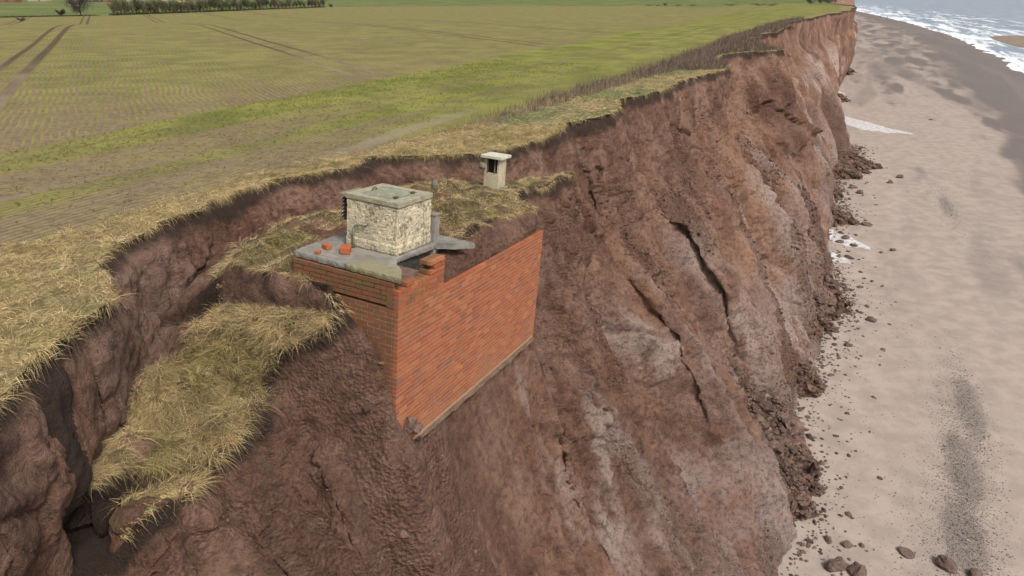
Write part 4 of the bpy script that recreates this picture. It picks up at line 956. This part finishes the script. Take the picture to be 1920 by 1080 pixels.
# long blades hanging over the broken edges
def fringe(name, mask_line, Pts, n, ln, seed, green=.2, wd=.007, back=.12, out=1.0):
    k = rng.choice(len(Pts), n, p=mask_line / mask_line.sum()); p = Pts[k] + rng.normal(size=(n, 3)) * np.array([.04, .04, .01]); b_ = rng.uniform(-.02, back, n)[:, None]; p = p - Nv * b_
    kk = rng.random(n) < .12 + sstep(-.15, .3, pn2(p[:, 0] * 2.2, p[:, 1] * 2.2, seed + 40)); p = p[kk]; n = len(p)
    d = Nv * out * rng.uniform(.2, 1.2, (n, 1)) + lean_field(p, seed, 1.2) * .5 + rng.normal(size=(n, 3)) * .3; d[:, 2] = rng.uniform(-.35, .6, n)
    return blades(name, p, d, np.minimum(ln * rng.lognormal(0, .42, n), ln * 1.9), wd * rng.uniform(.7, 1.3, n), rng.uniform(.4, 1.6, n), gcol(p, n, green, seed))
ib3 = int(np.argmin(abs(Tt - 2.98))); dS = np.gradient(S)
lm = dS * (S > 4.5) * (S < 18.2) * ~((S > 7.9) & (S < 10.4)); fringe('lip_grass', lm, P[:, ib3], 11000, .095, 5)
fringe('edge_grass', dS * (S > 1.2) * (S < 20), P[:, 0] + np.array([0, 0, .015]), 17000, .095, 6)
fringe('far_edge_grass', dS * (S >= 20) * (S < 62), P[:, 0] + np.array([0, 0, .02]), 7000, .10, 8, .4, .018)
lm = dS * (S > 4.55) * (S < 8.2); ib1 = int(np.argmin(abs(Tt - 1.9))); fringe('groove_grass', lm, P[:, ib1], 4000, .11, 9, .3, .007, .1, -.4)
# a second torn sod that has slipped lower down the face
sod = []
for (px, py, z) in ((300, 965, -1.75), (360, 905, -1.62), (430, 845, -1.55), (470, 815, -1.5)):
    sod.append(unproj(px, py, z))

# bare roots dangling from the turf edge
k = rng.choice(NS, 1600, p=(dS * (S > 2) * (S < 20)) / (dS * (S > 2) * (S < 20)).sum()); p = P[k, 3].copy(); p[:, 2] -= rng.uniform(0, .2, len(k)); n_ = len(k)
d = Nv * rng.uniform(.1, .8, (n_, 1)) + rng.normal(size=(n_, 3)) * .4; d[:, 2] = -rng.uniform(.4, 1.3, n_)
blades('hanging_roots', p, d, rng.lognormal(-1.7, .5, n_), np.full(n_, .006), rng.uniform(0, .4, n_), np.array([.10, .07, .05]) * rng.uniform(.6, 2.2, (n_, 1)))

# seedlings of the winter crop
ps = []
q_ = np.arange(-20.6, -12.2, .19)
for qq in q_:
    s_ = rng.uniform(0, 42, 300); pr_ = .95 if -20.4 < qq < -17.6 else (.7 if -15.3 < qq < -14.2 else .33)
    ps.append(np.stack([s_, np.full(len(s_), qq) + rng.normal(0, .025, len(s_))], -1)[rng.random(len(s_)) < pr_])
ps = np.concatenate(ps); vq = np.interp(ps[:, 0], [-6, 6.5, 10, 12.6, 16.2, 19.7, 27.6, 42], [-11.8, -12.3, -12.6, -12.6, -11.6, -10.9, -10.6, -9.4]); ps = ps[ps[:, 1] < vq - .2]
pw = W3(ps[:, 0], ps[:, 1], field_z(ps[:, 0], ps[:, 1]))
ac_ = np.arange(-8, 30, .24); al_ = 20 + 26 * rng.beta(1, 2.4, (len(ac_), 110)); X = RA[0] * al_ + RN[0] * ac_[:, None]; Y = RA[1] * al_ + RN[1] * ac_[:, None]
s_ = (A[0] * X + A[1] * Y).ravel(); q_ = (N[0] * X + N[1] * Y).ravel(); k = (q_ < -20.8); s_, q_ = s_[k], q_[k]; q_ = q_ + rng.normal(0, .02, len(q_))
pw = np.repeat(pw, 3, 0); n_ = len(pw)
d = rng.normal(size=(n_, 3)) * .6; d[:, 2] = rng.uniform(.3, 1, n_); t = rng.random((n_, 1))
blades('crop_seedlings', pw, d, rng.uniform(.06, .13, n_), np.full(n_, .014), rng.uniform(.1, .7, n_), np.where(t < .7, [[.15, .165, .035]], [[.25, .22, .065]]) * rng.uniform(.7, 1.2, (n_, 1)), 3)

# dead scrub on the cliff top
sm = (FS > 18.5) * (FS < 130) * sstep(vi - .5, vi + .3, FQ) * (FQ < EJ[:, None] - .05)
wid = np.interp(FS, [18, 22, 30, 40, 46, 60, 130], [.35, .9, 1.3, 1.6, 9, 9, 9]); sm = sm * (FQ < vi + wid) * np.interp(FS, [18, 20, 24, 60, 70, 130], [.2, .8, 1, 1, .6, .35])
p, i, j = cells(FP, sm, 30000); n_ = len(p); dd = np.hypot(p[:, 0], p[:, 1])
d = rng.normal(size=(n_, 3)) * .33; d[:, 2] = 1; hgt = rng.lognormal(-1.0, .4, n_).clip(.12, .8) * (.7 + .5 * sstep(-.3, .3, pn2(p[:, 0] * .35, p[:, 1] * .35, 31))) * np.interp(dd, [18, 24], [.45, 1.])
t = rng.random((n_, 1)); cc = np.where(t < .5, [[.150, .105, .088]], np.where(t < .85, [[.21, .155, .125]], [[.34, .26, .18]])) * rng.uniform(.6, 1.3, (n_, 1))
blades('dead_scrub', p, d, hgt, .008 * (dd / 20).clip(1, 4), rng.uniform(0, .4, n_), cc, 3, M['twig'])
# a few single dry stems
n_ = 240; k = rng.choice(NS, n_, p=(dS * (S > 1) * (S < 17)) / (dS * (S > 1) * (S < 17)).sum()); p = P[k, 0] - Nv * rng.uniform(.1, 2.2, (n_, 1)); p[:, 2] = 1.0
d = rng.normal(size=(n_, 3)) * .25; d[:, 2] = 1; blades('dry_stems', p, d, rng.uniform(.25, .6, n_), np.full(n_, .006), rng.uniform(0, .3, n_), np.tile([[.30, .22, .14]], (n_, 1)))

# ------------------------------------------------------------------ far trees, hedge, houses, people
def far_point(px, py):
    return hedge_line(px, py)
def tree_meshes(seed, h, w_, ncol, dens=700, tcol=(.10, .085, .06)):
    r = np.random.default_rng(seed); tr = MB(); tips = []
    tr.tube([(0, 0, -.3), (.03 * h * r.normal() * .3, 0, h * .3), (.05 * h * r.normal() * .3, .0, h * .62)], [.045 * h ** .7, .032 * h ** .7, .012 * h ** .7], 7, tcol)
    for k in range(11):
        a = r.uniform(0, 2 * np.pi); z = h * r.uniform(.08, .5); e = Vector((math.cos(a) * w_ * r.uniform(.25, .48), math.sin(a) * w_ * r.uniform(.25, .48), z + h * r.uniform(.2, .5)))
        m_ = Vector((e.x * .45, e.y * .45, z + (e.z - z) * .35)); tr.tube([(0, 0, z), m_, e], [.018 * h ** .7, .012 * h ** .7, .004], 5, tcol); tips += [m_, e]
    n = dens; T_ = np.array([t[:] for t in tips]); k = r.integers(0, len(T_), n); p = T_[k] + r.normal(size=(n, 3)) * np.array([w_ * .09, w_ * .09, h * .09]); p[:, 2] = np.abs(p[:, 2])
    d = r.normal(size=(n, 3)) * .5 + np.array([0, 0, .9]); L = r.uniform(.10, .24, n) * h; return tr, p, d, L
def make_tree(name, label, cat, group, loc, h, w_, col, seed, dens=700, width=.05):
    t = empty(name, loc); tag(t, label, cat, group); tr, p, d, L = tree_meshes(seed, h, w_, col, dens)
    tr.build('trunk', M['twig'], t, True)
    n = len(p); c = np.array(col) * rng.uniform(.55, 1.45, (n, 1)); o = blades('crown', p, d, L, np.full(n, width), rng.uniform(0, .4, n), c, 3, M['twig']); del o['kind']; o.parent = t; return t
def copy_thing(o, loc, rz, sc):
    c = o.copy(); COL.objects.link(c); c.location = loc; c.rotation_euler = (0, 0, rz); c.scale = (sc[0], sc[1], sc[2])
    for ch in o.children:
        d = ch.copy(); COL.objects.link(d); d.parent = c
    return c
def ordinal(i):
    o = 'first second third fourth fifth sixth seventh eighth ninth tenth eleventh twelfth thirteenth fourteenth fifteenth sixteenth seventeenth eighteenth nineteenth'.split()
    if i < 20: return o[i - 1]
    t_, u = divmod(i, 10); return ('twentieth thirtieth fortieth fiftieth sixtieth'.split()[t_ - 2]) if u == 0 else 'twenty thirty forty fifty sixty'.split()[t_ - 2] + '-' + o[u - 1]
protos = {}
cols = {'a': (.125, .120, .065), 'b': (.10, .075, .065), 'c': (.075, .085, .045)}
labs = {'a': 'bare olive-stemmed young tree in the far hedgerow at the end of the field', 'b': 'bare purplish tree in the far hedgerow at the end of the field', 'c': 'dark bushy evergreen tree in the far hedgerow at the end of the field'}
xs = list(np.arange(214, 608, 7.0)); rt = random.Random(5)
for i, px in enumerate(xs):
    k = 'a' if px < 330 and rt.random() < .8 else rt.choice('abc' if px < 420 else 'bbc')
    py = np.interp(px, [210, 400, 520, 630], [29, 22.2, 17.2, 13.2]) + rt.uniform(-.5, .2)
    loc = far_point(px, py); sc = rt.uniform(.7, 1.35)
    lab = '%s, %s from the left end of the far hedgerow' % ({'a': 'bare olive-stemmed young tree', 'b': 'bare purplish tree', 'c': 'dark bushy evergreen tree'}[k], ordinal(i + 1))
    if k not in protos: protos[k] = make_tree('hedgerow_tree', lab, 'tree', 'trees in the far hedgerow', loc, 4.3, 3.0, cols[k], ord(k), 900, .05)
    else: cp = copy_thing(protos[k], loc, rt.uniform(0, 6), (sc, sc, sc * rt.uniform(.85, 1.15))); cp['label'] = lab
make_tree('bare_tree', 'big bare purple-brown tree at the left end of the far hedge line', 'tree', None, far_point(152, 29), 7.5, 7.5, (.085, .062, .068), 21, 2600, .06)
make_tree('dark_bush', 'rounded dark bush just left of the big bare tree', 'bush', None, far_point(114, 29.5), 1.9, 2.6, (.045, .048, .030), 22, 1500, .06)
make_tree('leaning_bush', 'dark ragged bush standing in the crop at the far left', 'bush', None, far_point(40, 41), 1.1, 2.0, (.055, .042, .030), 23, 700, .05)
make_tree('round_bush', 'small round bush past the right end of the hedgerow', 'bush', None, far_point(620, 14), 1.6, 2.2, (.055, .055, .040), 24, 900, .06)
for i, (px, wd_, lab) in enumerate(((1216, 5, 'leftmost low bush on the far field boundary'), (1234, 3.4, 'second low bush from the left on the far field boundary'), (1247, 1.8, 'tallest dark bush in the left cluster on the far field boundary'), (1270, 4, 'flat bush right of the tallest one on the far boundary'),
        (1297, 4.5, 'rightmost bush of the left cluster on the far boundary'), (1371, 4, 'bush in the middle of the far field boundary'), (1422, 4, 'dark bush nearest the cliff on the far field boundary'), (1446, 5, 'faint low scrub bush between the last dark bush and the cliff'))):
    make_tree('boundary_bush', lab, 'bush', 'bushes on the far field boundary', far_point(px, 11.5), 1.6 if i == 2 else .95, wd_ * 1.3, (.06, .058, .036), 30 + i, 500, .07)
# low hedge along the far left boundary
pts = [far_point(px, np.interp(px, [-60, 0, 100, 210], [34, 33, 31, 29])) for px in np.linspace(-50, 178, 80)]; pts = np.array(pts)
k = rng.integers(0, 80, 5000); p = pts[k] + rng.normal(size=(5000, 3)) * np.array([.9, .5, 0]); d = rng.normal(size=(5000, 3)) * .6; d[:, 2] = 1
blades('low_hedge', p, d, rng.uniform(.2, .75, 5000), np.full(5000, .06), rng.uniform(0, .4, 5000), np.array([.065, .055, .038]) * rng.uniform(.6, 1.5, (5000, 1)), 3, M['twig'])
pts = np.array([far_point(px, np.interp(px, [210, 400, 520, 630], [28.8, 22, 17, 13])) for px in np.linspace(212, 606, 160)]); k = rng.integers(0, 160, 9000); p = pts[k] + rng.normal(size=(9000, 3)) * np.array([1.1, .8, 0]); d = rng.normal(size=(9000, 3)) * .6; d[:, 2] = 1
blades('hedge_undergrowth', p, d, rng.uniform(.3, 1.5, 9000), np.full(9000, .07), rng.uniform(0, .4, 9000), np.array([.075, .07, .045]) * rng.uniform(.5, 1.6, (9000, 1)), 3, M['twig'])
# scrub and trees on the distant cliff point
for i, (px, py, h) in enumerate(((1520, 8, 2.0), (1538, 7, 2.8), (1552, 6.5, 2.2), (1566, 6, 3.2))):
    make_tree('cliff_bush', ['leftmost bush on the distant cliff point', 'tall bush on the distant cliff point, second from left', 'bush on the distant cliff point, second from right', 'rightmost and tallest bush on the distant cliff point'][i], 'bush', 'bushes on the distant cliff point', far_point(px, py), h, h * 1.8, (.075, .07, .06), 50 + i, 600, .1)

def house(px, py, w_, d_, h, wall, roof, rot, label, name='farmhouse', cat='house'):
    p = far_point(px, py); e = empty(name, p, (0, 0, rot)); tag(e, label, cat, 'buildings beyond the far hedge')
    m = MB(); m.box(-w_ / 2, -d_ / 2, -.5, w_ / 2, d_ / 2, h, wall); m.build('wall', M['wall'], e)
    r_ = MB(); o = .35; hr = d_ * .38
    r_.v = [(-w_ / 2 - o, -d_ / 2 - o, h - .05), (w_ / 2 + o, -d_ / 2 - o, h - .05), (w_ / 2 + o, d_ / 2 + o, h - .05), (-w_ / 2 - o, d_ / 2 + o, h - .05), (-w_ / 2 - o, 0, h + hr), (w_ / 2 + o, 0, h + hr)]
    r_.f = [(0, 1, 5, 4), (2, 3, 4, 5), (0, 4, 3), (1, 2, 5), (3, 2, 1, 0)]; r_.c = [roof] * 6; ro = r_.build('roof', M['wall'], e)
    c = MB(); c.box(w_ / 4 - .35, -.35, h + hr - .5, w_ / 4 + .35, .35, h + hr + .8, wall); c.build('chimney', M['wall'], ro)
    for x in (-w_ / 3, -w_ / 9, w_ / 3):
        f = MB(); f.box(x - .55, -d_ / 2 - .06, 1.0, x + .55, -d_ / 2 + .02, 2.2, (.6, .6, .58)); fo = f.build('window', M['wall'], e); g_ = MB(); g_.box(x - .45, -d_ / 2 - .075, 1.1, x + .45, -d_ / 2 - .055, 2.1, (.04, .05, .06)); g_.build('pane', M['wall'], fo)
    dd = MB(); dd.box(w_ / 9 - .5, -d_ / 2 - .06, -.1, w_ / 9 + .5, -d_ / 2 + .02, 2.05, (.09, .07, .06)); dd.build('door', M['wall'], e)
    return e
RB = (.24, .10, .075); DK = (.09, .075, .07)
house(14, 4.2, 16, 8, 3.4, RB, DK, .1, 'long red brick barn with dark roof at the far left corner', 'barn', 'barn')
house(75, 2.2, 15, 7, 2.8, (.42, .34, .31), (.22, .13, .11), 0, 'pale pinkish house between the barn and the big bare tree')
house(180, 3.6, 12, 7, 2.8, DK, (.07, .06, .06), .2, 'dark low shed right of the big bare tree', 'shed', 'shed')
house(207, 3.9, 8, 6, 3.0, (.27, .09, .07), (.12, .08, .07), .1, 'small red brick house above the left end of the hedgerow')
house(255, 2.6, 11, 7, 2.6, (.40, .34, .36), (.20, .17, .18), 0, 'pale grey-pink house above the left part of the hedgerow')
house(303, 2.4, 6, 6, 2.4, (.50, .44, .30), (.24, .14, .12), -.1, 'little cream cottage above the hedgerow')
house(343, 3.4, 6, 6, 1.4, (.62, .50, .16), (.58, .48, .18), .05, 'yellow outbuilding above the middle of the hedgerow', 'outbuilding', 'outbuilding')
house(385, 3.0, 15, 7, 2.4, (.20, .15, .17), (.13, .10, .12), 0, 'long mauve-roofed building behind the hedgerow trees', 'outbuilding', 'outbuilding')
sh_p = far_point(142, 16); e = empty('white_shed', sh_p, (0, 0, .1)); tag(e, 'small white flat-roofed shelter in the pasture beside the big bare tree', 'shelter')
m = MB(); m.box(-1.6, -1, -.1, 1.6, 1, 1.1, (.30, .29, .26)); m.build('wall', M['wall'], e); m = MB(); m.box(-1.8, -1.2, 1.1, 1.8, 1.2, 1.55, (.75, .73, .70)); m.build('roof', M['wall'], e)

def person(px, py, label, col, stride, face):
    p = unproj(px, py, BEACH - .5)
    for _ in range(6): p = unproj(px, py, float(beach_z(p[:2] @ A, p[:2] @ N)))
    bm = bmesh.new(); J = dict(pel=(0, 0, .95), ch=(0, .02, 1.35), nk=(0, .03, 1.50), hd=(0, .05, 1.66), ls=(-.19, 0, 1.42), rs=(.19, 0, 1.42), le=(-.25, -.06, 1.15), re=(.25, .02, 1.15), lh=(-.26, .08, .93), rh=(.26, .10, .93),
        lp=(-.10, 0, .90), rp=(.10, 0, .90), lk=(-.11, .10 * stride, .50), rk=(.11, -.05 * stride, .50), la=(-.11, .18 * stride, .08), ra=(.11, -.25 * stride, .08), lt=(-.12, .18 * stride + .18, .04), rt=(.12, -.25 * stride + .18, .04))
    lay = bm.verts.layers.skin.verify(); vs_ = {k: bm.verts.new(v) for k, v in J.items()}
    for a, b in (('pel', 'ch'), ('ch', 'nk'), ('nk', 'hd'), ('ch', 'ls'), ('ch', 'rs'), ('ls', 'le'), ('rs', 're'), ('le', 'lh'), ('re', 'rh'), ('pel', 'lp'), ('pel', 'rp'), ('lp', 'lk'), ('rp', 'rk'), ('lk', 'la'), ('rk', 'ra'), ('la', 'lt'), ('ra', 'rt')): bm.edges.new((vs_[a], vs_[b]))
    me = bpy.data.meshes.new('person'); order = list(J); vs_['pel'][lay].use_root = True; bm.to_mesh(me); bm.free()
    o = link('person', me, mat_plain('clothes', col, tuple(c * .6 for c in col), 6)); o.location = p; o.rotation_euler = (0, 0, face)
    sk = o.modifiers.new('skin', 'SKIN'); R_ = dict(pel=.15, ch=.17, nk=.065, hd=.11, ls=.07, rs=.07, le=.05, re=.05, lh=.04, rh=.04, lp=.10, rp=.10, lk=.065, rk=.065, la=.045, ra=.045, lt=.04, rt=.04)
    for i, k in enumerate(order): me.skin_vertices[0].data[i].radius = (R_[k], R_[k]) if me.skin_vertices else (0, 0)
    o.modifiers.new('sub', 'SUBSURF').levels = 1; tag(o, label, 'person', 'walkers at the water edge'); return o
person(1651, 33.0, 'person in dark clothes at the water edge, standing apart left of the pair', (.06, .06, .075), .6, 1.0)
person(1663, 34.5, 'person in dark clothes at the water edge, left one of the pair', (.03, .03, .04), 1.0, .6)
person(1668.5, 35.0, 'person in a dark coat at the water edge, right one of the pair', (.05, .04, .045), .8, .8)
